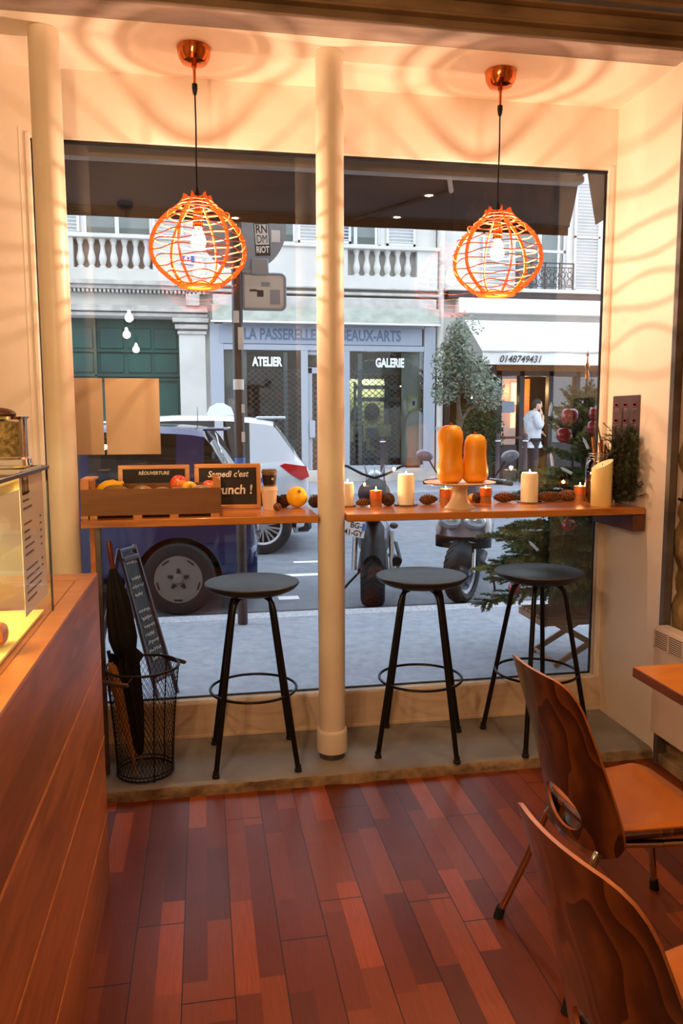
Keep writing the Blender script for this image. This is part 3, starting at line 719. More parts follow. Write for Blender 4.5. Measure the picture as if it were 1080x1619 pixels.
pinecone((1.318, 3.62), .050, .022, 'dark pine cone under the right side of the cake stand plate', 1.3, True)
pinecone((1.462, 3.62), .115, .0215, 'long brown pine cone left of the small white candle', .06)
pinecone((1.690, 3.60), .150, .0215, 'long brown pine cone right of the small white candle', -.05)
pinecone((1.792, 3.615), .115, .024, 'long brown pine cone near the glass jar', .1)
# tealights in copper and wood
def tealight(x, y, label):
    t = thing('tealight_holder', label, 'candle', at_bar(x, y), 0, 'copper and wood tealights')
    MB().lathe([(.0005,0),(.0285,0),(.0285,.036),(.0005,.036)], n=10).build('wood_base', M['tlwood'], t, ang=10)
    MB().lathe([(.0275,.036),(.029,.037),(.029,.075),(.0275,.076),(.0265,.070),(.0265,.045),(.0005,.045)], n=32, caps=False).build('copper_cup', M['tlcopper'], t)
    MB().cyl((0,0,.046), (0,0,.066), .0255, n=28).build('wax', M['wax'], t)
    MB().lathe([(.0005,.067),(.004,.071),(.0045,.077),(.002,.087),(.0003,.094)], n=10).build('flame', M['flame'], t)
    lamp('flame_light', (0,0,.084), .35, .006, (1,.55,.2), t)
tealight(.795, 3.56, 'lit tealight in a copper and wood holder right of the middle pillar')
tealight(1.142, 3.58, 'lit tealight behind the left edge of the cake stand')
tealight(1.352, 3.60, 'lit tealight under the right edge of the cake stand plate')
tealight(1.845, 3.60, 'lit tealight beside the glass jar')
# pillar candles on glass dishes
def candle(x, y, r, h, label, dish=True, off=0):
    if dish:
        o = MB().lathe([(.0005,0),(r*1.25,0),(r*1.5,.006),(r*1.48,.008),(r*1.2,.003),(.0005,.003)], n=40).build('glass_dish', M['clear'], loc=at_bar(x, y)); tag(o, 'clear glass dish under the '+label.split(',')[0], 'dish', 'glass dishes under the candles')
    t = thing('pillar_candle', label, 'candle', (x, y, BZ+.004))
    MB().lathe([(.0005,0),(r*.97,0),(r,.004),(r,h-.012),(r*.96,h-.002),(r*.88,h+.004),(r*.80,h-.004),(r*.62,h-.022),(.0005,h-.025)], n=40, fr=lambda a, z: 1+(.02*math.sin(3*a+1) if z > h-.05 else 0)).build('wax', M['wax'], t)
    MB().cyl((0,0,h-.026), (.001,0,h-.010), .0012, n=6).build('wick', M['black'], t)
    MB().lathe([(.0005,h-.013),(.004,h-.008),(.0052,h),(.0025,h+.012),(.0003,h+.020)], n=10).build('flame', M['flame'], t)
    lamp('flame_light', (0,0,h+.014), 1.8, .008, (1,.58,.25), t)
candle(.944, 3.575, .0395, .142, 'wide ivory candle, half way between the middle pillar and the cake stand')
candle(1.566, 3.575, .0415, .140, 'stout ivory candle, right of the squashes')
candle(.664, 3.585, .030, .105, 'slim ivory candle, partly hidden behind the middle pillar')
# cake stand
t = thing('cake_stand', 'cream pedestal cake stand carrying two butternut squashes', 'cake stand', at_bar(1.158, 3.42))
MB().lathe([(.0005,.108),(.08,.109),(.15,.113),(.163,.119),(.164,.122),(.158,.1235),(.148,.118),(.0005,.1155)], n=64).build('plate', M['porcelain'], t)
MB().lathe([(.0005,.002),(.07,0),(.0705,.004),(.060,.012),(.046,.03),(.037,.055),(.034,.08),(.037,.100),(.045,.109),(.0005,.109)], n=48).build('pedestal', M['porcelain'], t)
def squash(loc, prof, label, mirror=1):
    t = thing('butternut_squash', label, 'squash', loc)
    MB().lathe(prof, n=40, fr=lambda a, z: 1+.012*math.cos(5*a)+.03*mirror*math.cos(a)*math.sin(z*18)).build('flesh', M['squash'], t, ang=180)
    zt = prof[-1][1]
    MB().lathe([(.0005,zt-.010),(.014,zt-.010),(.011,zt-.001),(.008,zt+.006),(.0095,zt+.012),(.0005,zt+.013)], n=8).build('stem', M['stem'], t)
squash((1.108, 3.41, BZ+.1165), [(.0005,.002),(.035,.0),(.052,.014),(.0615,.045),(.0605,.075),(.055,.098),(.0525,.125),(.054,.17),(.0585,.205),(.055,.235),(.042,.256),(.022,.264),(.0005,.262)], 'taller butternut squash, left one on the cake stand')
squash((1.228, 3.415, BZ+.1165), [(.0005,.002),(.035,.0),(.052,.012),(.0625,.035),(.0615,.062),(.056,.09),(.051,.125),(.0515,.16),(.049,.190),(.040,.211),(.022,.222),(.0005,.220)], 'shorter butternut squash, right one on the cake stand', -1)
o = MB().ball((0,0,0), .021, 18, 12).build('tangerine', M['squash'], loc=(1.30, 3.655, BZ+.062)); 
o.location = (1.305, 3.66, BZ+.0205); tag(o, 'small tangerine partly hidden behind the cake stand tealight', 'fruit')
# slant-topped candle
t = thing('pillar_candle', 'tall yellowish candle with slanted top in front of the glass jar', 'candle', at_bar(1.835, 3.37))
mb = MB(); n = 48; R0 = .0475
def zc_(a): return .196+.024*math.cos(a)
vs = []; 
for z in (0, .003):
    for k in range(n): a = 2*PI*k/n; vs.append(((R0-.002*(z == 0))*math.cos(a), (R0-.002*(z == 0))*math.sin(a), z))
for sc, dz in ((1, 0), (.9, -.002), (.0, -.004)):
    for k in range(n): a = 2*PI*k/n; vs.append((R0*sc*math.cos(a), R0*sc*math.sin(a), .196+.024*math.cos(a)*sc+dz))
fs = [list(range(n))]+[[i*n+k, i*n+(k+1) % n, (i+1)*n+(k+1) % n, (i+1)*n+k] for i in range(4) for k in range(n)]
mb.add(vs, fs); mb.build('wax', M['ledwax'], t)
MB().cyl((0,0,.18), (0,0,.2), .0015, n=6).build('wick', M['black'], t)
# jar
t = thing('glass_jar', 'swing-top glass jar with wood chips and sticks behind the slanted candle', 'jar', at_bar(1.905, 3.52))
t.scale = (1.1, 1.1, 1.12)
MB().lathe([(.0005,.002),(.052,0),(.060,.010),(.0625,.03),(.0625,.15),(.058,.175),(.047,.188),(.047,.205)], n=40, caps=False).build('jar_glass', M['jarglass'], t)
MB().lathe([(.0005,.006),(.054,.006),(.058,.03),(.058,.10),(.03,.13),(.0005,.125)], n=24, fr=lambda a, z: 1+.05*math.sin(5*a+40*z)).build('contents', M['jarfill'], t)
mb = MB()
for z, r in ((.192,.0495),(.204,.0495),(.214,.0515)): mb.tube([(r*math.cos(2*PI*k/40), r*math.sin(2*PI*k/40), z) for k in range(40)], .0016, 6, closed=True)
mb.tube([(-.05,0,.2),(-.062,0,.19),(-.065,0,.165),(-.055,0,.15)], .0015, 6); mb.build('wire_clamp', M['bikesteel'], t)
for k, (a, b) in enumerate([((-.02,0,.10),(-.035,.01,.285)),((.0,.01,.10),(.005,.0,.275)),((.01,-.01,.10),(-.012,-.01,.262)),((.02,.0,.10),(.03,.02,.25))]):
    MB().tube([a, tuple((a[i]+b[i])/2+(.004 if i == 0 else 0) for i in range(3)), b], [.006,.007,.006], 7).build('cinnamon_stick', M['stem'], t)
MB().tube([(.01,.01,.12),(.0,.0,.26),(-.018,0,.34),(-.03,0,.367)], [.004,.004,.003,.002], 6).build('twig', M['bark'], t)

def needles(mb, p0, d, L, n, nl, wd=.0011, spread=.9, mi=1, droop=0, r=rnd):
    """one twig along d with needles round it"""
    d = d.normalized(); o = d.orthogonal().normalized(); q = d.cross(o)
    pts = [p0+d*(L*k/4)+Vector((0,0,-droop*L*(k/4)**2)) for k in range(5)]
    mb.tube(pts, [max(.0012, L*.010*(1-k/5)) for k in range(5)], 4, mi=0, caps=False)
    for i in range(n):
        s = i/n; k = min(3, int(s*4)); f = s*4-k; p = pts[k].lerp(pts[k+1], f); a = r.uniform(0, 2*PI)
        u = (o*math.cos(a)+q*math.sin(a)); dr = (u*spread+d*r.uniform(.4, .9)).normalized(); l = nl*r.uniform(.7, 1.15)*(1-.35*s)
        w = d.cross(u).normalized()*wd
        mb.add([p-w, p+w, p+dr*l+w*.3, p+dr*l-w*.3], [[0,1,2,3]], mi)
# sprig bundle at the right end
mb = MB(); r2 = random.Random(5)
for i in range(260):
    h = r2.random()**1.0*.36; p0 = Vector((1.962+r2.uniform(-.012,.012), 3.43+r2.uniform(-.13,.10), BZ+.012+h*.9)); 
    d = Vector((r2.uniform(-.35,.12), r2.uniform(-.8,.5), r2.uniform(-.5,1.0)+.2)); L = r2.uniform(.06,.12)*(1-.35*h/.36)
    e = p0+d.normalized()*L
    if e.z < BZ+.02: d.z = abs(d.z)
    if e.x > 1.995: d.x = -abs(d.x)
    needles(mb, p0, d, L, 46, .022, .0014)
for i in range(5): mb.tube([(1.965+.004*i,3.42+.02*i,BZ+.001),(1.966,3.44+.01*i,BZ+.2),(1.975,3.45,BZ+.38+.02*i)], .003, 5)
tag(mb.build('fir_sprigs', [M['bark'], M['sprig']], smooth=False, fix=False), 'dark green bundle of conifer sprigs standing at the right end of the bar', 'greenery')

# ================================================================== COUNTER AND DISPLAY CASE
CX, CY0, CY1, CZ = -.345, -.6, 2.58, 1.06
t = thing('counter', 'long wooden serving counter with horizontal boards on the left', 'counter', (-.7, 1.0, 0))
def cb(*a, b=.002): 
    x0,x1,y0,y1,z0,z1 = a; return MB().bx(x0+.7, x1+.7, y0-1, y1-1, z0, z1, b=b)
cb(-1.25, CX-.018, CY0, CY1-.01, 0, CZ-.03).build('carcass', M['counter'], t)
for z0, z1 in ((.0,.235),(.245,.505),(.515,.765),(.775,CZ-.001)): cb(CX-.018, CX, CY0, CY1, z0, z1).build('front_board', M['counter'], t)
for z in (.235,.505,.765): cb(CX-.016, CX+.0008, CY0, CY1, z+.001, z+.009, b=0).build('batten_strip', M['gold'], t)
cb(CX-.052, CX-.001, CY0, CY1-.11, CZ-.02, CZ+.002).build('edge_board', M['countertop'], t)
cb(-1.25, CX-.001, CY1-.108, CY1, CZ-.02, CZ+.002).build('end_board', M['countertop'], t)
cb(-1.25, CX-.053, CY0, CY1-.11, CZ-.03, CZ+.001).build('worktop', M['countertop'], t)
mb = MB(); mb.bx(-.27+0, -.262, -.1, .0, 0, .1)
# glass display case
GX = -.392; GY = 2.08; GT = CZ+.375
t = thing('display_case', 'lit glass display case on the wooden counter', 'display case', (-.75, 1.0, CZ+.002))
def gb(x0,x1,y0,y1,z0,z1,b=0): return MB().bx(x0+.75, x1+.75, y0-1, y1-1, z0, z1, b=b)
gb(GX-.004, GX, -.5, GY, 0, .367).build('side_pane', M['caseglass'], t); gb(-1.15, GX-.004, GY-.004, GY, 0, .367).build('end_pane', M['caseglass'], t)
gb(-1.15, GX, -.5, GY, .367, .372).build('top_pane', M['caseglass'], t)
mb = gb(GX-.006, GX+.004, -.5, GY+.006, .367, .377, b=.002); mb.bx(-.4, GX+.754, GY-1-.006+.0, GY-1+.006, .367, .377, b=.002); mb.build('top_rail', M['casemetal'], t)
gb(GX-.004, GX+.001, GY-.004, GY+.001, 0, .367).build('corner_seam', M['casemetal'], t)
gb(-1.14, GX-.03, -.5, GY-.02, .200, .206).build('shelf', M['caseglass'], t)
gb(-1.14, GX-.02, -.5, GY-.01, .335, .355).build('light_panel', M['yellowlight'], t)
gb(-1.15, -1.14, -.5, GY, 0, .367).build('rear_panel', M['yellowlight'], t)
gb(-1.14, GX-.02, -.5, GY-.02, .002, .008).build('base_tray', M['yellowlight'], t)
for y in (1.1, 1.7): lamp('case_light', (-.02, y-1, .31), 9.0, .05, (1,.86,.5), t)
def pastry(x, y, label):
    o = MB().ball((0,0,0), (.055,.04,.03), 20, 12, fn=lambda p: 1+.08*math.cos(9*p.x)).build('pastry', M['gold'], loc=(x, y, CZ+.012+.028)); tag(o, label, 'pastry', 'pastries in the case')
pastry(-.47, 1.72, 'golden pastry in the display case nearest its far end'); pastry(-.50, 1.50, 'golden pastry in the display case, second from its far end')
t = thing('menu_card', 'cream menu sheet fixed inside the display case glass', 'menu', (GX-.008, 1.93, CZ+.052))
mb = MB(); mb.bx(-.001, .0, -.125, .125, 0, .33); mb.build('sheet', M['menupaper'], t, smooth=False)
t.rotation_euler[2] = 0
mr = random.Random(3)
for i in range(15):
    z = .275-i*.0175
    if i in (3, 9): continue
    w = mr.uniform(.08, .15) if i > 9 else mr.uniform(.05, .09)
    mb = MB(); x = -.10
    while x < -.10+w: l = mr.uniform(.008, .02); mb.bx(.0002, .0012, x, x+l, z, z+.0045); x += l+.004
    if 3 < i < 12: mb.bx(.0002, .0012, .07, .085, z, z+.0045)
    mb.build('printed_line', M['menuink'], t, smooth=False)
mb = MB()
for x0, x1, z0, z1 in ((-.10,-.088,.285,.325),(-.082,-.045,.285,.29),(-.082,-.078,.285,.318),(-.068,-.064,.285,.318),(-.054,-.050,.285,.318),(-.045,-.04,.285,.325)): mb.bx(.0002,.0012,x0,x1,z0-.012,z1-.012)
mb.build('printed_heading', M['menuink'], t, smooth=False)
# glass jar of seeds on the case
t = thing('seed_jar', 'glass cylinder jar with dark stopper on top of the display case', 'jar', (-.478, 2.005, GT+.004))
MB().lathe([(.0005,0),(.062,0),(.066,.006),(.064,.02),(.058,.025),(.058,.115),(.064,.122)], n=40, caps=False).build('jar_glass', M['clear'], t)
MB().lathe([(.0005,.026),(.054,.026),(.054,.108),(.0005,.114)], n=30).build('contents', M['seeds'], t)
MB().ball((-.01,0,.128), (.045,.04,.016), 20, 10).build('stopper', M['conedark'], t)

# ================================================================== UMBRELLA STAND
t = thing('wire_basket', 'tall dark wire mesh basket used as umbrella stand beside the counter', 'basket', (-.275, 3.30, .045))
H_, rb, rt = .475, .118, .152
def br(z): return rb+(rt-rb)*(max(z, 0)/H_)**1.6
mb = MB()
NH = 46
for k in range(NH):
    for sg in (-1, 1):
        pts = []
        for i in range(19):
            z = .012+(H_-.012)*i/18; a = 2*PI*k/NH+sg*(z/H_)*1.75; r = br(z)+sg*.0006; pts.append((r*math.cos(a), r*math.sin(a), z))
        mb.tube(pts, .00115, 3, caps=False)
mb.build('mesh_side', M['brownwire'], t, smooth=False, fix=False)
def ringpts(r, z, n=56): return [(r*math.cos(2*PI*k/n), r*math.sin(2*PI*k/n), z) for k in range(n)]
MB().tube(ringpts(rt, H_), .0058, 10, closed=True).build('rim', M['brownwire'], t)
mb = MB(); mb.tube(ringpts(rb, .012), .0045, 8, closed=True); mb.tube(ringpts(rb+.001, .03), .003, 8, closed=True)
for k in range(-6, 7):
    x = k*.018; y = math.sqrt(max(rb*rb-x*x, 0)); mb.tube([(x,-y,.01),(x,y,.01)], .0011, 4); mb.tube([(-y,x,.01),(y,x,.01)], .0011, 4)
mb.build('base', M['brownwire'], t)
for k in range(3):
    a = .9+k*2*PI/3; MB().tube([(br(z)*math.cos(a)*1.01, br(z)*math.sin(a)*1.01, z) for z in (.01,.15,.3,.4,H_)], .0028, 6).build('upright_wire', M['brownwire'], t)
    MB().ball((rb*.95*math.cos(a), rb*.95*math.sin(a), .0045), .0055, 10, 8).build('foot', M['brownwire'], t)
for a in (math.radians(238), math.radians(45)):
    c, s = math.cos(a), math.sin(a); w = Vector((-s, c, 0)); o_ = Vector((c, s, 0)); up = Vector((0,0,1))
    mb = MB()
    for q in (-.058, .058): mb.tube([o_*(rt*.93)+w*q*1.0+up*(H_), o_*(rt+.012)+w*q+up*(H_-.010), o_*(rt+.030)+w*q*.9+up*(H_-.020)], .0022, 6)
    mb.build('handle_wire', M['brownwire'], t)
    MB().tube([o_*(rt+.032)+w*q+up*(H_-.022) for q in (-.066,-.06,-.03,0,.03,.06,.066)], [.006,.009,.0095,.010,.0095,.009,.006], 10).build('handle_grip', M['bark'], t)
# umbrella: tip on the basket floor, top leaning left toward the counter
t = thing('umbrella', 'closed black umbrella with wooden handle standing in the wire basket', 'umbrella', (-.285, 3.27, .062))
A = Vector((0,0,0)); B = Vector((-.115, .09, .985)); d = (B-A).normalized(); T = d.to_track_quat('Z', 'Y').to_matrix().to_4x4(); LN = (B-A).length
mb = MB(T); mb.cyl((0,0,.03), (0,0,LN-.16), .0045, n=10); mb.lathe([(.0005,0),(.003,.004),(.0045,.03),(.006,.05),(.0065,.075),(.005,.09)], n=12); mb.build('shaft_and_tip', M['bikesteel'], t)
MB(T).lathe([(.006,.075),(.014,.085),(.024,.14),(.036,.25),(.044,.40),(.047,.47),(.030,.505),(.042,.53),(.052,.58),(.050,.66),(.040,.76),(.026,.84),(.014,.875),(.006,.885)], n=48, fr=lambda a, z: 1+.16*math.sin(8*a+z*5)).build('canopy_cloth', M['umbrella'], t, ang=80)
mb = MB(T)
for k in range(5):
    a = k*1.3; mb.add([(.02*math.cos(a), .02*math.sin(a), .50), (.055*math.cos(a-.5), .055*math.sin(a-.5), .47), (.08*math.cos(a), .08*math.sin(a), .49), (.055*math.cos(a+.4), .055*math.sin(a+.4), .53)], [[0,1,2,3]])
mb.build('tie_strap', M['umbrella'], t, fix=False)
MB(T).tube([(0,0,.87),(0,0,.93),(0,0,LN-.02),(0,0,LN)], [.010,.0115,.013,.010], 12).build('handle', M['handle'], t)
o = MB().add([(-.045,-.02,.36),(.01,-.04,.40),(.03,-.025,.02),(.0,-.02,.01),(-.05,.0,.30),(-.01,-.01,.33)], [[0,1,2,3],[0,3,4],[1,5,2]]).build('tan_strap', M['tan'], t, fix=False)
t2 = thing('umbrella', 'tan umbrella folded beside the black one in the wire basket', 'umbrella', (-.305, 3.235, .062))
d2 = Vector((-.095, .03, .50)); T2 = d2.normalized().to_track_quat('Z', 'Y').to_matrix().to_4x4()
bpy.data.objects.remove(o)
MB(T2).lathe([(.003,0),(.005,.05),(.010,.12),(.017,.3),(.022,.40),(.018,.47),(.009,.50),(.0005,.505)], n=30, fr=lambda a, z: 1+.18*math.sin(6*a)).build('canopy_cloth', M['tan'], t2, ang=80)
MB(T2).cyl((0,0,.49), (0,0,.55), .008, n=10).build('handle', M['umbrella'], t2)

# ================================================================== TABLE, RADIATOR
t = thing('cafe_table', 'square wooden cafe table with orange top at the right edge by the radiator', 'table', (1.68, 1.97, 0))
mb = MB(); mb.bx(-.304, .300, -.31, .312, .708, .742, b=.003); o = mb.build('tabletop', M['tableedge'], t)
MB().bx(-.302, .298, -.308, .310, .7405, .7425).build('veneer_top', M['tabletop'], o)
MB().cyl((0,0,.02), (0,0,.71), .028, n=24).build('pedestal', M['black'], t)
mb = MB(); mb.lathe([(.0005,0),(.20,0),(.205,.006),(.19,.018),(.04,.03),(.0005,.03)], n=40); mb.build('base', M['black'], t)
t = thing('radiator', 'cream electric panel radiator on the right wall beside the steel post', 'radiator', (1.975, 2.68, .165))
mb = MB(); mb.bx(-.035, .035, -.38, .38, 0, .485, b=.008); mb.build('body', M['radiator'], t)
mb = MB(); mb.bx(-.037, -.034, -.365, .365, .395, .47); mb.build('grille_recess', M['void'], t)
mb = MB()
for k in range(9): mb.bx(-.041, -.035, -.368, .368, .394+k*.0092, .398+k*.0092)
for k in range(8): mb.bx(-.042, -.035, -.368+k*.1051-.003, -.368+k*.1051+.003, .39, .474)
mb.build('grille', M['radiator'], t)
mb = MB(); mb.bx(-.035, -.0, -.2, .2, -.0, .0)
t = thing('junction_box', 'round cream socket box on the stone wall above the radiator', 'socket', (2.03, 2.78, .82))
mb = MB(); mb.lathe([(.0005,0),(.045,0),(.045,.045),(.036,.055),(.0005,.055)], M=Matrix.Rotation(-PI/2, 4, 'Y'), n=28); mb.build('housing', M['radiator'], t)
MB().tube([(0,.03,-.02),(-.01,.045,-.08),(0,.05,-.17)], .012, 10).build('cable_sleeve', M['radiator'], t)
mb = MB().tube([(2.045,3.08,1.205),(2.035,2.9,1.19),(2.03,2.6,1.15)], .006, 8); tag(mb.build('wall_pipe', M['brownwire']), 'thin dark pipe running along the stone wall at the right edge', 'pipe')

# ================================================================== CHAIRS
def chair():
    """faces +X; origin on the floor under the seat centre"""
    t = thing('dining_chair', 'x', 'chair')
    # backrest: half outline (y, z)
    half = [(0,.365),(.08,.367),(.145,.378),(.188,.402),(.208,.438),(.212,.48),(.206,.55),(.197,.64),(.187,.73),(.180,.79),(.168,.828),(.146,.850),(.11,.859),(.05,.861),(0,.861)]
    poly = half+[(-y, z) for y, z in half[-2:0:-1]]
    hc = (0, .462); N = 112
    def ray(a):
        dx, dz = math.cos(a), math.sin(a); best = 9
        for (y0, z0), (y1, z1) in zip(poly, poly[1:]+poly[:1]):
            ex, ez = y1-y0, z1-z0; det = ex*dz-ez*dx
            if abs(det) < 1e-12: continue
            s = ((y0-hc[0])*(-ez)+(z0-hc[1])*ex)/-det if False else None
            # solve hc + s*d = p0 + u*e
            bx, bz = y0-hc[0], z0-hc[1]; sv = (bx*ez-bz*ex)/(dx*ez-dz*ex); u = (bx*dz-bz*dx)/(dx*ez-dz*ex)
            if sv > 0 and -1e-6 <= u <= 1+1e-6: best = min(best, sv)
        return best
    def surf(y, z, off):
        v = (z-.40)/.45; z = z+.016*v; x = -.195-.085*max(v, -.1)-.035*v*v+1.45*y*y*(1-.25*abs(v))
        nx = 1.0; ny = -2.9*y*.9; l = math.hypot(nx, ny); return (x+off*nx/l, y+off*ny/l, z)
    K = 16; mb = MB(); vs = []; fs = []
    for side, off in ((0, 0), (1, -.009)):
        for k in range(N):
            a = 2*PI*k/N; R1 = ray(a); ca, sa = math.cos(a), math.sin(a)
            hw, hh = .092, (.056 if sa > 0 else .058); R0 = 1/math.sqrt((ca/hw)**2+(sa/hh)**2)
            for j in range(K+1):
                r = R0+(R1-R0)*j/K; vs.append(surf(hc[0]+r*ca, hc[1]+r*sa, off))
    W_ = K+1; O_ = N*W_; mi = []
    for k in range(N):
        q = (k+1) % N
        for j in range(K):
            fs.append([k*W_+j, k*W_+j+1, q*W_+j+1, q*W_+j]); mi.append(0)
            fs.append([O_+k*W_+j, O_+q*W_+j, O_+q*W_+j+1, O_+k*W_+j+1]); mi.append(0)
        for j in (0, K): fs.append([k*W_+j, q*W_+j, O_+q*W_+j, O_+k*W_+j]); mi.append(1)
    mb.add(vs, []); mb.f = fs; mb.m = mi; mb.build('backrest', [M['veneer'], M['veneeredge']], t, ang=50)
    # seat: rounded trapezoid, veneered shell with orange leatherette pad
    def seatpoly(g):
        pts = []; hw0, hw1, x0, x1, r = .175-g, .205-g, -.185+g, .215-g, .06
        for (cx, cy, a0) in ((x1-r, hw1-r, 0), (x0+r, hw0-r, 90), (x0+r, -hw0+r, 180), (x1-r, -hw1+r, 270)):
            for k in range(9): a = math.radians(a0+k*11.25); pts.append((cx+r*math.cos(a), cy+r*math.sin(a)))
        return pts
    def sf(zb, zt):
        return lambda a, b, d: (a, b, (zb if d == 0 else zt)+.012*abs((b/.2))**2.2-(.018*max(0, (a-.12)/.1)**2))
    def padded(name, g, zb, zt, m):
        mb = MB(); ring = seatpoly(g); n = len(ring); vs = []; f = sf(zb, zt); c = (.01, 0)
        for d in (0, 1):
            for sc in (1, .97, .8, .55, .3):
                for a, b in ring:
                    p = f(c[0]+(a-c[0])*sc, c[1]+(b-c[1])*sc, d); e = (-.004 if (sc == 1 and d == 1) else 0); vs.append((p[0], p[1], p[2]+e))
        fs = []
        for d in (0, 1):
            o = d*5*n
            for i in range(4): fs += [[o+i*n+k, o+i*n+(k+1) % n, o+(i+1)*n+(k+1) % n, o+(i+1)*n+k] for k in range(n)]
            fs.append([o+4*n+k for k in range(n)])
        fs += [[k, (k+1) % n, 5*n+(k+1) % n, 5*n+k] for k in range(n)]
        return mb.add(vs, fs).build(name, m, t, ang=50)
    padded('seat', 0, .432, .446, M['veneer']); padded('seat_pad', .012, .446, .455, M['seatorange'])
    # lumbar shell piece joining seat and back
    MB().grid(20, 8, lambda u, v: (-.205+.055*v+1.1*((u-.5)*.3)**2, (u-.5)*.30, .37+.065*math.sin(v*PI/2)*1.0)).build('seat_shell_rear', M['veneer'], t)
    MB().bx(-.15, .15, -.14, .14, .405, .430, b=.006).build('seat_rail', M['veneer'], t)
    for s in (-1, 1):
        fr = [(.27, s*.215, .012), (.235, s*.205, .24), (.222, s*.2, .37), (.20, s*.197, .398), (.17, s*.195, .408), (-.0, s*.165, .408), (-.13, s*.13, .405), (-.165, s*.125, .395), (-.185, s*.13, .365), (-.232, s*.163, .20), (-.295, s*.205, .012)]
        o = MB().tube(fr[:6], .0105, 12).build('leg', M['chrome'], t); MB().cyl((.271, s*.2155, 0), (.266, s*.214, .035), .0155, .014, n=14).build('foot_cap', M['rubber'], o)
        o = MB().tube(fr[5:], .0105, 12).build('leg', M['chrome'], t); MB().cyl((-.298, s*.206, 0), (-.289, s*.203, .035), .0155, .014, n=14).build('foot_cap', M['rubber'], o)
        MB().ball((-.188, s*.125, .47), (.006,.007,.007), 10, 8).build('rivet', M['copper'], t)
    MB().tube([(-.16,-.128,.395),(-.155,-.06,.39),(-.155,.06,.39),(-.16,.128,.395)], .008, 10).build('stretcher', M['chrome'], t)
    MB().tube([(.16,-.195,.40),(.155,-.09,.395),(.155,.09,.395),(.16,.195,.40)], .008, 10).build('stretcher', M['chrome'], t)
    return t
c = chair(); c.location = (1.19, 1.975, 0); c.rotation_euler[2] = math.radians(4); c['label'] = 'bent plywood chair with orange seat drawn up to the cafe table, the further one'; c['group'] = 'plywood chairs at the right'
dup(c, (.862, 1.155, 0), math.radians(8), 'bent plywood chair nearest the viewer, only its dark back showing at the bottom right')

# ================================================================== OUTSIDE: STREET
slab('sidewalk', M['pavement'], -9, 9, 3.85, 5.62, -.1, .10)
slab('curb', M['curb'], -9, 9, 5.62, 5.80, -.1, .103, bev=.006)
slab('gutter', M['gravelgutter'], -9, 9, 5.80, 6.25, -.1, .004)
slab('road', M['asphalt'], -12, 16, 6.25, 15.0, -.1, .0)
slab('sidewalk_far', M['pavement'], -12, 16, 15.0, 19, -.1, .12)
for i, (x0, x1, y0, y1) in enumerate([(.72, 1.30, 7.62, 7.74), (.95, 1.45, 8.35, 8.44), (.62, .80, 6.62, 6.75)]):
    tag(MB().bx(x0, x1, y0, y1, .0005, .004).build('road_marking', M['roadpaint'], smooth=False), ['white painted road line behind the left stool', 'white painted road line near the white car wheel', 'short white road mark beside the sign post'][i], 'road marking', 'white road markings')
lv = random.Random(9)
for i in range(14):
    x = lv.uniform(.6, 2.6); y = lv.uniform(5.85, 6.2); mb = MB(); r = lv.uniform(.012, .035)
    mb.add([(x+r*math.cos(a)*lv.uniform(.6,1), y+r*math.sin(a)*lv.uniform(.6,1), .007+.002*math.sin(a*2)) for a in (0,1.1,2.1,3.2,4.3,5.3)], [[0,1,2,3,4,5]])
    tag(mb.build('litter_scrap', M['sticker'], smooth=False, fix=False), 'pale scrap of litter lying in the gutter', 'litter', 'scraps in the gutter')
# cafe front around the window, awning
mb = MB(); pierced(mb, -9, 9, -.1, 9, 3.75, 3.85, [(-.9, 2.3, .12, 3.0)]); struct(mb.build('wall_front', M['limestone'], smooth=False))
t = thing('awning', 'dark brown cloth awning over the cafe window, seen from beneath', 'awning', (.6, 3.86, 2.85))
mb = MB(); mb.bx(-2.4, 1.37, .02, .10, -.045, -.012, b=.004); mb.bx(-2.4, 1.37, .04, .12, -.085, -.05, b=.006); mb.bx(-2.4, 1.30, .0, .02, -.1, .2); mb.build('cassette_rail', M['awnrail'], t)
mb = MB(); mb.grid(1, 12, lambda u, v: (-2.4+(3.78+.52*v-.0)*u if False else (-2.4 if u == 0 else 1.375+.555*v), .12+1.24*v, -.055-.02*math.sin(v*PI)+.085*v)); mb.build('cloth', M['awncloth'], t, fix=False)
mb = MB(); mb.bx(-2.4, 1.93, 1.345, 1.375, .02, .05, b=.006); mb.build('front_bar', M['awncloth'], t)
mb = MB(); mb.grid(40, 3, lambda u, v: (-2.4+4.33*u, 1.372+.004*math.sin(u*40), .045-.075*v)); mb.build('valance', M['awncloth'], t, fix=False)
arm_ = MB().tube([(.64,.06,-.045),(.735,.30,-.085)], .013, 8).build('folding_arm', M['awnrail'], t); MB().tube([(.74,.34,-.075),(.40,1.3,.0)], .011, 8).build('forearm', M['awncloth'], arm_)
mb = MB(); mb.grid(6, 6, lambda u, v: (2.43+.06*v+.27*u*(1-.3*v), 4.80+.10*u-.03*v, 3.14-.36*v*(1-.30*u)))
tag(mb.build('neighbour_awning', M['awncloth'], fix=False), 'hanging corner of a brown awning at the upper right of the window', 'awning')

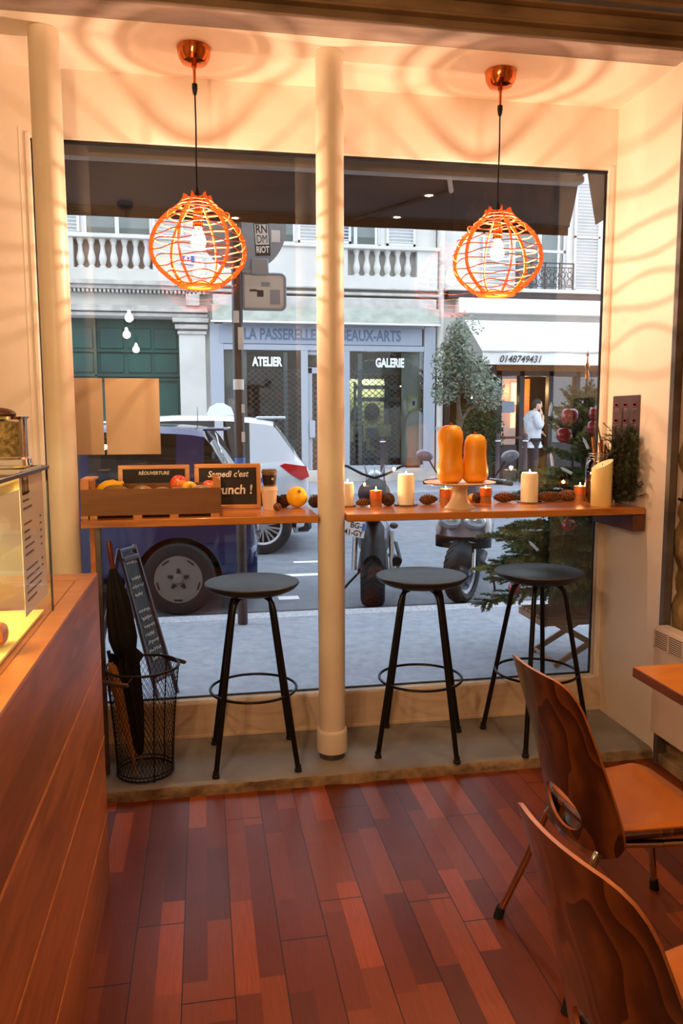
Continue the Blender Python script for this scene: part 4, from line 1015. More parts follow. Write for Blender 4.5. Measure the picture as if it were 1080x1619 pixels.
# ================================================================== FACADES (18 m away)
FY = 18.0
def shutter(x0, x1, z0, z1, parent, y=FY-.05):
    f = MB(); w = .05; f.bx(x0, x0+w, y-.02, y+.02, z0, z1); f.bx(x1-w, x1, y-.02, y+.02, z0, z1); zc = (z0+z1)/2
    for z in (z0, zc-w/2, z1-w): f.bx(x0, x1, y-.02, y+.02, z, z+w)
    n = int((z1-z0)/.075)
    for k in range(n):
        z = z0+.05+(z1-z0-.1)*k/n; f.box(((x0+x1)/2, y, z+.03), (x1-x0-.06, .035, .012), rot=Matrix.Rotation(math.radians(-38), 4, 'X'))
    return f.build('shutter', M['shutterwhite'], parent, smooth=False)
def fwindow(x0, x1, z0, z1, parent, mull=True, trans=None):
    f = MB(); w = .055; y = FY+.08
    f.bx(x0, x0+w, y-.03, y+.03, z0, z1); f.bx(x1-w, x1, y-.03, y+.03, z0, z1); f.bx(x0, x1, y-.03, y+.03, z0, z0+w); f.bx(x0, x1, y-.03, y+.03, z1-w, z1)
    if mull: c_ = (x0+x1)/2; f.bx(c_-.04, c_+.04, y-.035, y+.035, z0, z1)
    if trans: f.bx(x0, x1, y-.03, y+.03, trans-.03, trans+.03)
    o = f.build('window', M['shutterwhite'], parent, smooth=False)
    MB().bx(x0+w, x1-w, y+.005, y+.012, z0+w, z1-w).build('pane', M['shopglass'], o, smooth=False)
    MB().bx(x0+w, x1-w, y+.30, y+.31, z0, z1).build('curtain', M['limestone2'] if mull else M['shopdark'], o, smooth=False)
    return o
def baluster_row(x0, x1, z0, z1, n, parent):
    h = z1-z0
    for k in range(n):
        x = x0+(x1-x0)*(k+.5)/n
        MB().lathe([(.075,0),(.075,.07*h),(.045,.10*h),(.06,.16*h),(.085,.30*h),(.08,.40*h),(.05,.60*h),(.042,.78*h),(.06,.86*h),(.06,.90*h),(.075,.92*h),(.075,h)], n=14).build('baluster', M['limestone2'], parent, loc=(x, FY-.14, z0))
def bldg(name, label): return thing(name, label, 'building', (0,0,0))
def P(parent, name, m, *boxes, b=0, ang=38):
    mb = MB()
    for q in boxes: mb.bx(*q, b=b)
    return mb.build(name, m, parent, smooth=b > 0)
# --- left stone house with the green carriage door
A_ = bldg('townhouse', 'pale stone townhouse on the left with balusters and dark green carriage door')
mb = MB(); pierced(mb, -9, .17, .1, 9, FY, FY+.4, [(-3.6, -.47, 0, 3.80), (-2.47, -.99, 5.50, 7.3), (-5.5, -4.2, 5.5, 7.3)])
mb.build('wall', M['limestone'], A_, smooth=False)
P(A_, 'cornice', M['trimstone'], (-9, .17, FY-.30, FY, 4.46, 4.56), (-9, .17, FY-.22, FY, 4.38, 4.46), (-9, .17, FY-.12, FY, 4.0, 4.06), (-9, .17, FY-.16, FY, 3.92, 4.0), (-9, .17, FY-.10, FY, 3.82, 3.90), b=.008)
mb = MB()
for k in range(70): mb.bx(-6+k*.088, -6+k*.088+.045, FY-.20, FY-.02, 4.31, 4.37)
mb.build('dentil_band', M['trimstone'], A_, smooth=False)
P(A_, 'balcony_wall', M['limestone'], (-9, -2.62, FY-.25, FY-.02, 4.56, 5.42), (-.98, .17, FY-.25, FY-.02, 4.56, 5.42), (-2.62, -.98, FY-.25, FY-.02, 4.56, 4.80))
P(A_, 'balcony_rail', M['limestone2'], (-9, .17, FY-.30, FY+.02, 5.42, 5.51), b=.012)
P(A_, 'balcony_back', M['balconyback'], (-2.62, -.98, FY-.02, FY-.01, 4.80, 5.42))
baluster_row(-2.60, -.99, 4.80, 5.42, 7, A_)
fwindow(-2.47, -.99, 5.50, 7.3, A_); shutter(-3.15, -2.50, 5.52, 7.3, A_); shutter(-.97, -.32, 5.52, 7.3, A_)
P(A_, 'pilaster', M['limestone2'], (-.47, .10, FY-.10, FY+.0, .12, 3.45)); P(A_, 'pilaster_capital', M['trimstone'], (-.50, .14, FY-.14, FY, 3.45, 3.52), (-.55, .17, FY-.18, FY, 3.56, 3.66), (-.60, .19, FY-.22, FY, 3.70, 3.80), b=.01)
P(A_, 'console', M['trimstone'], (-.30, .0, FY-.2, FY, 4.06, 4.36), b=.01)
g = P(A_, 'carriage_door', M['greendoor'], (-3.6, -.47, FY+.26, FY+.32, .12, 3.80))
P(g, 'door_panels', M['greendoor'], *[(x, x+.50, FY+.235, FY+.262, z0, z1) for x in (-3.45, -2.85, -2.2, -1.6, -1.03) for z0, z1 in ((.4, 1.3), (1.45, 2.4), (2.62, 3.05), (3.15, 3.6))], b=.012)
P(g, 'door_rails', M['greendoor'], (-3.6, -.47, FY+.22, FY+.262, 2.44, 2.50), (-3.6, -.47, FY+.2, FY+.262, 2.53, 2.58), (-3.6, -.47, FY+.2, FY+.262, 3.07, 3.12), (-2.33, -2.27, FY+.2, FY+.262, .12, 3.8), b=.006)
t_ = P(A_, 'number_plaque', M['plaqueblue'], (-.38, -.10, FY-.27, FY-.252, 4.92, 5.14)); text('plaque_number', '42', .2, M['letterwhite'], t_, (-.24, FY-.272, 5.03), sx=.8, bold=.004)
# --- middle gallery
B_ = bldg('gallery_building', 'stone building with the grey gallery shopfront and its shuttered windows')
mb = MB(); pierced(mb, .17, 5.43, .1, 9, FY, FY+.4, [(.30, 5.32, 0, 3.78), (3.0, 4.12, 5.50, 7.3), (.9, 2.2, 5.5, 7.3)]); mb.build('wall', M['limestone2'], B_, smooth=False)
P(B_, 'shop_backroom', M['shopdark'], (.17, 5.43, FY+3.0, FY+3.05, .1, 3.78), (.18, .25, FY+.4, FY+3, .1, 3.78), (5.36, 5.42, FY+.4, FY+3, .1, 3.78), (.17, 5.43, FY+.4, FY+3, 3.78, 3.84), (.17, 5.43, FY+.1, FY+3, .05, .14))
P(B_, 'cornice', M['trimstone'], (.19, 5.44, FY-.30, FY, 4.36, 4.42), (.19, 5.44, FY-.26, FY, 4.50, 4.54), b=.01)
P(B_, 'balcony_wall', M['limestone2'], (.17, 3.30, FY-.25, FY-.02, 4.54, 5.38), (4.92, 5.40, FY-.25, FY-.02, 4.54, 5.38), (3.30, 4.92, FY-.25, FY-.02, 4.54, 4.80))
P(B_, 'balcony_rail', M['limestone2'], (.17, 5.44, FY-.31, FY+.02, 5.38, 5.46), b=.012); baluster_row(3.40, 4.84, 4.80, 5.38, 6, B_); baluster_row(1.75, 2.75, 4.80, 5.38, 4, B_)
P(B_, 'balcony_back', M['trimstone'], (3.30, 4.92, FY-.02, FY-.01, 4.80, 5.38))
fwindow(2.95, 4.12, 5.50, 7.3, B_); shutter(4.24, 4.92, 5.52, 7.3, B_); shutter(2.72, 3.40, 5.52, 7.3, B_, FY-.10); fwindow(.9, 2.2, 5.5, 7.3, B_); shutter(2.2, 2.70, 5.52, 7.3, B_); shutter(.3, .9, 5.52, 7.3, B_)
aw = P(B_, 'awning_box', M['trimstone'], (.28, 5.36, FY-.34, FY-.02, 4.06, 4.30), b=.02)
MB().grid(60, 4, lambda u, v: (.26+5.16*u, FY-.34-.06*v+.02*math.sin(u*47)*v, 4.08-.36*v)).build('rolled_cloth', M['valance'], aw, fix=False)
P(aw, 'awning_bar', M['white'], (.22, 5.43, FY-.44, FY-.38, 3.69, 3.73), b=.01)
sf_ = P(B_, 'shopfront_frame', M['shopgrey'], (.20, .50, FY-.12, FY-.02, .12, 3.70), (5.14, 5.42, FY-.12, FY-.02, .12, 3.70), (.5, 5.14, FY-.12, FY-.02, 3.13, 3.26), (.5, 5.14, FY-.12, FY-.02, 3.66, 3.72), (.50, 2.24, FY-.12, FY-.02, .12, .50), (3.37, 5.14, FY-.12, FY-.02, .12, .50), (2.24, 2.40, FY-.12, FY-.02, .12, 3.13), (3.14, 3.37, FY-.12, FY-.02, .12, 3.13), b=.008)
P(B_, 'plinth', M['trimstone'], (.20, 5.44, FY-.18, FY-.10, .12, .40), b=.01)
s_ = P(B_, 'sign_band', M['signgrey'], (.42, 5.08, FY-.135, FY-.11, 3.27, 3.66))
text('sign_lettering', 'LA PASSERELLE DES BEAUX-ARTS', .345, M['letterblue'], s_, (2.76, FY-.138, 3.47), sx=.715, bold=.011)
for x, s, nm in ((1.47, 'ATELIER', 'ATELIER'), (4.32, 'GALERIE', 'GALERIE')): text('window_lettering', s, .275, M['letterwhite'], B_, (x, FY-.10, 2.865), sx=.66, bold=.012)
for x0, x1 in ((.50, 2.24), (3.37, 5.14)): P(B_, 'shop_pane', M['shopglass'], (x0, x1, FY-.07, FY-.065, .5, 3.13))
d_ = P(B_, 'shop_door', M['shopgrey'], (2.40, 2.50, FY-.06, FY, .12, 2.75), (3.04, 3.14, FY-.06, FY, .12, 2.75), (2.40, 3.14, FY-.06, FY, 2.62, 2.76), (2.40, 3.14, FY-.06, FY, .12, .4), (2.40, 3.14, FY-.06, FY, 3.04, 3.13), b=.006)
P(d_, 'door_pane', M['shopglass'], (2.5, 3.04, FY-.03, FY-.025, .4, 2.62)); P(d_, 'fanlight', M['shopglass'], (2.42, 3.12, FY-.03, FY-.025, 2.78, 3.04))
P(d_, 'door_backing', M['shopdark'], (2.42, 3.12, FY+.02, FY+.03, .4, 3.04)); P(d_, 'lock_box', M['shopgrey'], (2.42, 2.56, FY-.12, FY-.06, 1.15, 1.55), b=.01)
# folding lattice grilles inside the panes
def lattice(x0, x1, z0, z1, y, parent):
    mb = MB(); sx, sz = .155, .125; X0, Z0 = x0, z0; pts = []
    L = 2.0
    import itertools
    n = int(((x1-x0)/sx+(z1-z0)/sz))+2
    for k in range(n):
        for sg in (1, -1):
            # line: (x-x0)/sx + sg*(z-z0)/sz = c
            c = k*1.0 if sg == 1 else k-(z1-z0)/sz
            cand = []
            for x in (x0, x1):
                z = z0+sg*(c-(x-x0)/sx)*sz
                if z0-1e-6 <= z <= z1+1e-6: cand.append((x, z))
            for z in (z0, z1):
                x = x0+(c-sg*(z-z0)/sz)*sx
                if x0-1e-6 <= x <= x1+1e-6: cand.append((x, z))
            if len(cand) >= 2:
                a = min(cand); b = max(cand)
                if (b[0]-a[0]) > .02: mb.cyl((a[0], y+sg*.006, a[1]), (b[0], y+sg*.006, b[1]), .0085, n=4)
    return mb.build('lattice_grille', M['lattice'], parent, smooth=False, fix=False)
lattice(1.05, 2.24, .5, 2.72, FY+.06, B_); lattice(3.40, 4.55, .5, 2.75, FY+.06, B_); lattice(2.5, 3.04, .42, 2.55, FY-.01, B_)
P(B_, 'grille_post', M['lattice'], (1.86, 1.95, FY+.08, FY+.12, .5, 3.1), (3.60, 3.70, FY+.08, FY+.12, .5, 3.1))
P(B_, 'showcase_panel', M['limestone2'], (.5, 1.02, FY+.1, FY+.16, .5, 3.13), (4.66, 5.14, FY+.1, FY+.16, .5, 3.13))
f_ = P(B_, 'framed_picture', M['artyellow'], (4.80, 5.08, FY+.06, FY+.10, 1.75, 2.15), b=.006); P(f_, 'mount', M['letterwhite'], (4.86, 5.02, FY+.05, FY+.062, 1.83, 2.07)); P(f_, 'print', M['artred'], (4.91, 4.97, FY+.045, FY+.052, 1.9, 2.0))
f_ = P(B_, 'framed_picture', M['trimstone'], (.56, .96, FY+.06, FY+.10, 1.2, 1.62), b=.006); P(f_, 'print', M['letterblue'], (.62, .90, FY+.05, FY+.062, 1.27, 1.55))
P(B_, 'notice_sheet', M['letterwhite'], (.58, .82, FY+.085, FY+.10, 1.75, 2.05))
P(B_, 'inner_window_frame', M['signgrey'], (3.72, 3.78, FY+1.2, FY+1.26, .5, 2.5), (4.50, 4.60, FY+1.2, FY+1.26, .5, 2.5), (3.72, 4.9, FY+1.2, FY+1.26, 2.32, 2.42), (3.72, 4.9, FY+1.2, FY+1.26, 2.02, 2.12), (3.72, 4.9, FY+1.2, FY+1.26, 2.7, 3.0))
P(B_, 'lit_wall', M['artyellow'], (3.75, 4.65, FY+1.9, FY+1.95, 1.0, 2.6)); P(B_, 'strip_light', M['tube'], (3.85, 4.45, FY+1.6, FY+1.64, 2.40, 2.43), (4.62, 5.05, FY+1.6, FY+1.64, 2.40, 2.43))
ar = random.Random(4)
mb = MB(); mb.ball((4.32, FY+1.85, 1.78), (.2,.03,.22), 20, 10); mb.ball((3.92, FY+1.85, 1.72), (.15,.03,.2), 20, 10); mb.build('round_artwork', M['shopdark'], B_)
for k in range(16):
    x = ar.uniform(3.5, 4.5); z = ar.uniform(.55, 1.5); m_ = [M['artred'], M['letterblue'], M['artyellow'], M['stickerdark'], M['greendoor'], M['gold']][k % 6]
    P(B_, 'stacked_artwork', m_, (x-ar.uniform(.08,.2), x+.12, FY+.6+k*.03, FY+.62+k*.03, z-.15, z+.12))
for k in range(18):
    x = ar.uniform(1.1, 2.15); z = ar.uniform(.7, 2.2); P(B_, 'hung_artwork', [M['artred'], M['stickerdark'], M['stump'], M['signgrey'], M['seeds']][k % 5], (x-.09, x+.09, FY+.7+k*.03, FY+.72+k*.03, z-.1, z+.1))
lamp('shop_light', (4.2, FY+1.4, 2.9), 60, .2, (.95,1,.85), B_)
# drainpipe
t = thing('drainpipe', 'cream drainpipe between the gallery and the restaurant', 'pipe', (5.52, FY-.14, .12))
MB().cyl((0,0,0), (0,0,8.5), .075, n=20).build('pipe', M['limestone2'], t)
for z in (1.2, 3.1, 5.0): MB().cyl((0,0,z), (0,0,z+.08), .09, n=20).build('collar', M['trimstone'], t)
# --- right restaurant building
R_ = bldg('restaurant_building', 'pale building on the right with white louvred shutters, iron balcony and brown restaurant front')
mb = MB(); pierced(mb, 5.46, 16, 2.9, 9, FY, FY+.4, [(7.35, 8.68, 4.62, 7.6), (11.2, 12.5, 4.62, 7.6)]); mb.build('wall', M['limestone2'], R_, smooth=False)
fwindow(7.35, 8.68, 4.62, 7.6, R_, True, 5.55); shutter(8.84, 9.50, 4.62, 7.15, R_); shutter(6.55, 7.25, 4.62, 7.15, R_); fwindow(11.2, 12.5, 4.62, 7.6, R_)
P(R_, 'ledge', M['limestone2'], (5.6, 16, FY-.35, FY, 4.52, 4.60), b=.01); P(R_, 'brown_band', M['brownpaint'], (5.66, 16, FY-.30, FY, 4.36, 4.52)); P(R_, 'fascia', M['white'], (5.9, 16, FY-.36, FY, 4.02, 4.36), b=.01)
# iron balcony
ib = MB(); x0, x1, z0, z1, y = 7.30, 8.72, 4.66, 5.22, FY-.30
ib.bx(x0, x1, y-.015, y+.015, z1-.03, z1); ib.bx(x0, x1, y-.01, y+.01, z0, z0+.02); ib.bx(x0, x1, y-.01, y+.01, z1-.12, z1-.10)
for k in range(5): x = x0+(x1-x0)*k/4; ib.bx(x-.015, x+.015, y-.015, y+.015, z0-.06, z1)
for k in range(8):
    cx = x0+(x1-x0)*(k+.5)/8
    for r, cz in ((.075, z0+.12), (.065, z0+.28), (.045, z0+.40)): ib.tube([(cx+r*math.cos(2*PI*j/14), y, cz+r*math.sin(2*PI*j/14)) for j in range(14)], .008, 4, closed=True)
    for sg in (-1, 1): ib.tube([(cx+sg*.085, y, z0+.02), (cx+sg*.02, y, z0+.2), (cx+sg*.085, y, z0+.36)], .007, 4)
ib.build('iron_balcony', M['iron'], R_, smooth=False)
# white awning with number
w_ = thing('restaurant_awning', 'white awning with a phone number on its valance across the street', 'awning', (0,0,0))
MB().grid(10, 4, lambda u, v: (6.05-.10*v+(16-6.05)*u, FY-.30-1.5*v, 3.86-.84*v)).build('cloth', M['awnwhite'], w_, fix=False)
P(w_, 'front_bar', M['trimstone'], (5.93, 16, FY-1.83, FY-1.79, 3.0, 3.04), b=.008)
MB().grid(40, 3, lambda u, v: (5.95+(16-5.95)*u, FY-1.81+.015*math.sin(u*60), 3.01-.27*v)).build('valance', M['awnwhite'], w_, fix=False)
text('valance_number', '0148749431', .21, M['stickerdark'], w_, (6.80, FY-1.835, 2.85), sx=.92, shear=.3, bold=.003)
# brown restaurant front
sf = P(R_, 'restaurant_front', M['brownpaint'], (5.75, 7.02, FY+.0, FY+.12, .12, .9), (6.95, 7.10, FY-.05, FY+.15, .12, 2.95), (7.55, 7.68, FY-.05, FY+.15, .12, 2.95), (8.30, 8.42, FY-.05, FY+.15, .12, 2.95), (9.0, 9.12, FY-.05, FY+.15, .12, 2.95), (9.7, 16, FY-.05, FY+.15, .12, 2.95), (5.66, 16, FY-.05, FY+.15, 2.60, 2.95), (7.68, 8.3, FY+.0, FY+.12, .12, .16), (8.42, 9.0, FY, FY+.12, .12, 1.0), (9.12, 9.7, FY, FY+.12, .12, 1.0), (7.1, 7.55, FY, FY+.12, .12, .95), (5.66, 5.8, FY-.05, FY+.15, .12, 2.95), b=.008)
P(sf, 'header_strip', M['stem'], (6.95, 10, FY-.07, FY-.05, 2.72, 2.86))  # plain brown strip along the header
for x0, x1 in ((7.1, 7.55), (8.42, 9.0), (9.12, 9.7)): P(sf, 'window_pane', M['shopglass'], (x0, x1, FY+.05, FY+.055, .95, 2.6))
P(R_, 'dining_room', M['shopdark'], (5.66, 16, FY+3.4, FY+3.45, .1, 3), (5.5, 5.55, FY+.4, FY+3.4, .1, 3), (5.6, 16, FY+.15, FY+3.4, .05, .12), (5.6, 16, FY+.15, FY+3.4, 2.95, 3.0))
P(R_, 'hall_wall', M['gold'], (7.60, 8.35, FY+1.2, FY+1.25, .12, 2.6))
P(R_, 'wall_light', M['warmlit'], (7.82, 7.96, FY+1.12, FY+1.16, 1.95, 2.5), (7.82, 7.94, FY+1.12, FY+1.16, 1.35, 1.75))
for x, y, z in ((7.28, FY+.6, 2.05), (7.36, FY+.7, 2.07), (8.75, FY+.8, 2.28), (8.78, FY+.9, 1.7), (6.62, FY+.7, 2.1), (9.35, FY+.6, 2.2), (9.45, FY+.8, 2.0)):
    MB().ball((x, y, z), .035, 12, 8).build('lamp_bulb', M['warmbulb'], R_)
lamp('hall_light', (7.9, FY+.7, 2.3), 30, .1, (1,.6,.25), R_); lamp('room_light', (9.0, FY+1.5, 2.3), 30, .1, (1,.6,.25), R_)
for x0, z0, z1 in ((7.12, 1.72, 2.0), (9.18, 1.5, 2.0)): P(R_, 'menu_frame', M['signgrey'], (x0, x0+.32, FY-.02, FY+.0, z0, z1), b=.004)
P(R_, 'window_ledge', M['stump'], (6.6, 7.55, FY-.25, FY-.05, 1.10, 1.15))
# green window box panel and hedge
def leaves(mb, c, r, n, s, rr, mi=0):
    for i in range(n):
        d = Vector((rr.gauss(0,1), rr.gauss(0,1), rr.gauss(0,1))).normalized()*(rr.random()**.45)
        p = Vector(c)+Vector((d.x*r[0], d.y*r[1], d.z*r[2])); u = Vector((rr.gauss(0,1), rr.gauss(0,1), rr.gauss(0,1))).normalized(); w = u.orthogonal().normalized()
        l = s*rr.uniform(.7, 1.3); mb.add([p-u*l*.5, p-w*l*.22, p+u*l*.5, p+w*l*.22], [[0,1,2,3]], mi)
rr = random.Random(21)
mb = MB(); leaves(mb, (6.45, FY-.35, 1.15), (.62,.25,1.05), 2600, .09, rr)
tag(mb.build('hedge', M['hedge'], smooth=False, fix=False), 'dense green hedge behind the olive tree across the street', 'hedge')
P(R_, 'green_pole', M['hedge'], (5.86, 5.93, FY-.45, FY-.38, .12, 2.9))
# olive tree in front of the drainpipe
t = thing('olive_tree', 'grey-green olive tree across the street, beside the drainpipe', 'tree', (5.15, 15.2, 0))
t.location = (5.20, 15.6, .12)
mb = MB(); mb.tube([(.05,0,.3),(.03,.02,.9),(.08,0,1.4),(.0,0,1.9),(-.12,0,2.5)], [.07,.06,.055,.045,.03], 8); mb.tube([(.08,0,1.4),(.25,0,1.65),(.48,0,1.75),(.62,.05,2.1)], [.045,.035,.03,.02], 7)
mb.tube([(0,0,1.9),(.3,.1,2.4),(.35,.1,2.9)], [.035,.025,.015], 6); mb.build('trunk', M['bark'], t)
mb = MB(); 
for c, r, n in (((-.15,0,2.55), (.42,.4,.55), 950), ((.30,0,2.35), (.45,.4,.5), 950), ((.0,0,3.0), (.30,.3,.5), 800), ((.65,.1,2.0), (.45,.4,.42), 700), ((-.28,0,2.0), (.30,.3,.3), 500), ((.15,0,3.35), (.4,.3,.3), 160)): leaves(mb, c, r, n, .095, rr)
mb.build('crown', M['olive'], t, smooth=False, fix=False)
MB().lathe([(.0005,0),(.22,0),(.30,.35),(.33,.42),(.28,.42),(.26,.36),(.0005,.36)], n=28).build('pot', M['stump'], t)
# bollards
def bollard(x, y, z, label):
    t = thing('bollard', label, 'bollard', (x, y, z), 0, 'brown street bollards')
    MB().lathe([(.0005,0),(.075,0),(.075,.1),(.05,.14),(.047,.95),(.06,.97),(.06,1.0),(.04,1.03),(.055,1.07),(.04,1.12),(.0005,1.14)], n=18).build('post', M['bollard'], t)
    MB().lathe([(.049,.955),(.062,.965),(.062,.985),(.049,.99)], n=18).build('ring', M['white'], t)
bollard(3.83, 16.5, .12, 'brown bollard across the street in front of the gallery window')
bollard(7.02, 16.3, .12, 'brown bollard across the street in front of the person')
bollard(6.42, 16.4, .12, 'brown bollard across the street, just right of the squashes')

# ================================================================== PERSON ACROSS THE STREET
def skinmesh(name, verts, edges, m, parent, root=0, sub=2):
    me = bpy.data.meshes.new(name); me.from_pydata([v[:3] for v in verts], edges, []); o = bpy.data.objects.new(name, me); C.objects.link(o)
    sk = o.modifiers.new('skin', 'SKIN'); sk.use_smooth_shade = True
    for i, v in enumerate(verts):
        d = me.skin_vertices[0].data[i]; d.radius = (v[3], v[4] if len(v) > 4 else v[3]); d.use_root = (i == root)
    ss = o.modifiers.new('sub', 'SUBSURF'); ss.levels = ss.render_levels = sub
    bpy.context.view_layer.update()
    me2 = bpy.data.meshes.new_from_object(o.evaluated_get(bpy.context.evaluated_depsgraph_get())); bpy.data.objects.remove(o)
    me2.materials.clear(); me2.materials.append(m); me2.shade_smooth()
    o = bpy.data.objects.new(name, me2); C.objects.link(o)
    if parent: o.parent = parent
    return o
pr = thing('person', 'person with short dark hair in a pale jacket in a lit doorway, hand at mouth', 'person', (7.33, 16.6, .12))
# faces +X, standing; z up, y right side nearest street (-y)
V = [(0,0,.95,.13,.11), (0,0,1.12,.13,.12), (-.02,0,1.32,.15,.13), (-.01,0,1.45,.11,.10), (.02,0,1.53,.05), (.05,0,1.59,.055),
     (-.01,-.17,1.44,.055), (.03,-.22,1.17,.045), (.15,-.12,1.36,.032), (.16,-.09,1.46,.028),
     (-.01,.17,1.44,.055), (.05,.21,1.18,.045), (.16,.10,1.12,.03),
     (0,-.09,.90,.085), (.01,-.10,.50,.058), (-.02,-.10,.09,.04), (.10,-.11,.04,.035),
     (0,.09,.90,.085), (.02,.10,.50,.058), (.02,.10,.09,.04), (.14,.11,.04,.035)]
E_ = [(0,1),(1,2),(2,3),(3,4),(4,5),(3,6),(6,7),(7,8),(8,9),(3,10),(10,11),(11,12),(0,13),(13,14),(14,15),(15,16),(0,17),(17,18),(18,19),(19,20)]
body = skinmesh('body', V, E_, M['skin'], None)
# head joined into the body mesh
hm = MB(Matrix.Translation((.075,0,1.665)) @ Matrix.Rotation(.25, 4, 'Y'))
hm.ball((0,0,0), (.098,.075,.118), 26, 20, fn=lambda p: 1-.10*max(0, -p.z)*(1 if p.x < 0 else .25)+.05*max(0, p.x)*max(0, -p.z))
hm.ball((.098,0,-.012), (.018,.012,.022), 12, 8); hm.ball((.088,0,-.055), (.012,.024,.007), 12, 8)
for s in (-1, 1): hm.ball((.0,s*.075,-.005), (.018,.010,.028), 12, 8); hm.ball((.083,s*.03,.012), (.012,.014,.008), 12, 8)
# raised hand: palm, four curled fingers and a thumb
def hand(mb, p, fw, up_):
    fw = Vector(fw).normalized(); up_ = Vector(up_).normalized(); sd = fw.cross(up_)
    mb.tube([Vector(p)-up_*.04, Vector(p), Vector(p)+up_*.04], [.026,.034,.030], 10)
    for k, l in enumerate((.062,.072,.068,.054)):
        b = Vector(p)+up_*.045+sd*(k-1.5)*.017; mb.tube([b, b+up_*l*.45+fw*.008, b+up_*l*.7+fw*l*.35, b+up_*l*.72+fw*l*.62], [.0095,.009,.008,.006], 7)
    b = Vector(p)-sd*.028; mb.tube([b, b-sd*.022+up_*.025, b-sd*.012+up_*.055+fw*.012], [.011,.010,.008], 7)
hand(hm, Vector((.095,-.085,-.17)), (-.2,.5,.4), (-.1,.3,.9))
ho = hm.build('head_tmp', M['skin'], ang=180)
h2 = MB(); hand(h2, Vector((.20,.06,1.09)), (.2,-.3,-.5), (.6,-.4,-.5)); ho2 = h2.build('hand_tmp', M['skin'], ang=180)
bm = bmesh.new()
for o in (body, ho, ho2): bm.from_mesh(o.data)
me = bpy.data.meshes.new('body'); bm.to_mesh(me); bm.free(); me.materials.append(M['skin']); me.shade_smooth()
for o in (body, ho, ho2): bpy.data.objects.remove(o)
o = bpy.data.objects.new('body', me); C.objects.link(o); o.parent = pr
jv = [(0,0,.84,.12,.12), (0,0,.93,.17,.165), (0,0,1.15,.19,.18), (-.03,0,1.34,.20,.18), (-.01,0,1.46,.15,.14), (.015,0,1.535,.085), (-.01,-.17,1.45,.095), (.03,-.235,1.17,.085), (.13,-.135,1.33,.062), (-.01,.17,1.45,.095), (.05,.235,1.18,.085), (.14,.12,1.13,.055)]
skinmesh('jacket', jv, [(0,1),(1,2),(2,3),(3,4),(4,5),(4,6),(6,7),(7,8),(4,9),(9,10),(10,11)], M['jacket'], pr, 1)
skinmesh('trousers', [(0,0,.96,.14,.125),(0,-.09,.88,.10),(.01,-.10,.50,.078),(-.02,-.10,.10,.062),(0,.09,.88,.10),(.02,.10,.50,.078),(.02,.10,.10,.062)], [(0,1),(1,2),(2,3),(0,4),(4,5),(5,6)], M['trousers'], pr)
for x, y in ((.03,-.105), (.07,.105)): MB().ball((x, y, .035), (.135,.05,.04), 16, 10, fn=lambda p: 1 if p.z > 0 else .85).build('shoe', M['rubber'], pr)
hm = MB(Matrix.Translation((.075,0,1.665)) @ Matrix.Rotation(.25, 4, 'Y'))
hm.ball((-.012,0,.018), (.101,.083,.115), 28, 20, fn=lambda p: (1.03+.02*math.sin(p.x*30+p.y*20)) if (p.z > .15 or p.x < -.25) and not (p.x > .45 and p.z < .62) else .80)
hm.build('hair', M['hair'], pr, ang=180)

pr.scale = (1.08, 1.08, 1.06)
# ================================================================== CARS
def carbody(L, W_, prof, m, name, arches, wr, glassx, zs=.22):
    """prof rows: (x, z_belt, z_roof, roof_halfwidth_ratio); X forward = -x, rear at x=0"""
    N = len(prof); vs = []; H = W_/2; rows = 15
    for (x, zb, zr, e) in prof:
        k = 1-e  # e narrows the body at its ends
        h = H*k; g = max(zr-zb, .004); rw = h*(.93-.17*min(1, g/.5))
        sec = [(0, zs), (h*.86, zs), (h*.97, zs+.09), (h, zs+.26), (h*.995, zb-.18), (h*.975, zb-.05), (h*.93, zb), (h*.925, zb+.012 if g > .05 else zb+.002)]
        if g > .05: sec += [(rw+(h*.90-rw)*.5, zb+g*.5), (rw*1.0, zr-.06), (rw*.90, zr-.012), (rw*.6, zr+.006), (0, zr+.012)]
        else: sec += [(h*.85, zb+.01), (h*.75, zb+.02), (h*.6, zb+.028), (h*.3, zb+.034), (0, zb+.036)]
        for y, z in sec: vs.append((x, -y, z))
        for y, z in sec[1:-1][::-1]: vs.append((x, y, z))
    n = len(sec)*2-2; fs = []; mi = []
    for i in range(N-1):
        xm = (prof[i][0]+prof[i+1][0])/2
        for j in range(n):
            q = (j+1) % n; fs.append([i*n+j, (i+1)*n+j, (i+1)*n+q, i*n+q]); jj = j if j < 12 else n-1-j
            g = 0
            for (a, b, kind) in glassx:
                if a <= xm <= b and ((kind == 's' and jj in (7, 8)) or (kind == 'r' and jj in (7, 8, 9, 10, 11)) or (kind == 't' and jj in (9, 10, 11))): g = 1
            mi.append(g)
    fs.append(list(range(n))); mi.append(0); fs.append(list(range((N-1)*n, N*n))); mi.append(0)
    mb = MB(); mb.add(vs, []); mb.f = fs; mb.m = mi
    o = mb.build(name, [m, M['cartglass']], ang=32)
    # cut wheel arches
    cb_ = MB()
    for ax in arches: cb_.cyl((ax, -W_, wr*1.0), (ax, W_, wr*1.0), wr*1.17, n=48)
    c = cb_.build('cutter', m)
    md = o.modifiers.new('arches', 'BOOLEAN'); md.object = c; md.operation = 'DIFFERENCE'; md.solver = 'EXACT'
    bpy.context.view_layer.update()
    me = bpy.data.meshes.new_from_object(o.evaluated_get(bpy.context.evaluated_depsgraph_get())); old = o.data; o.modifiers.clear(); o.data = me
    bpy.data.objects.remove(c); me.shade_smooth(); me.set_sharp_from_angle(angle=math.radians(32)); return o
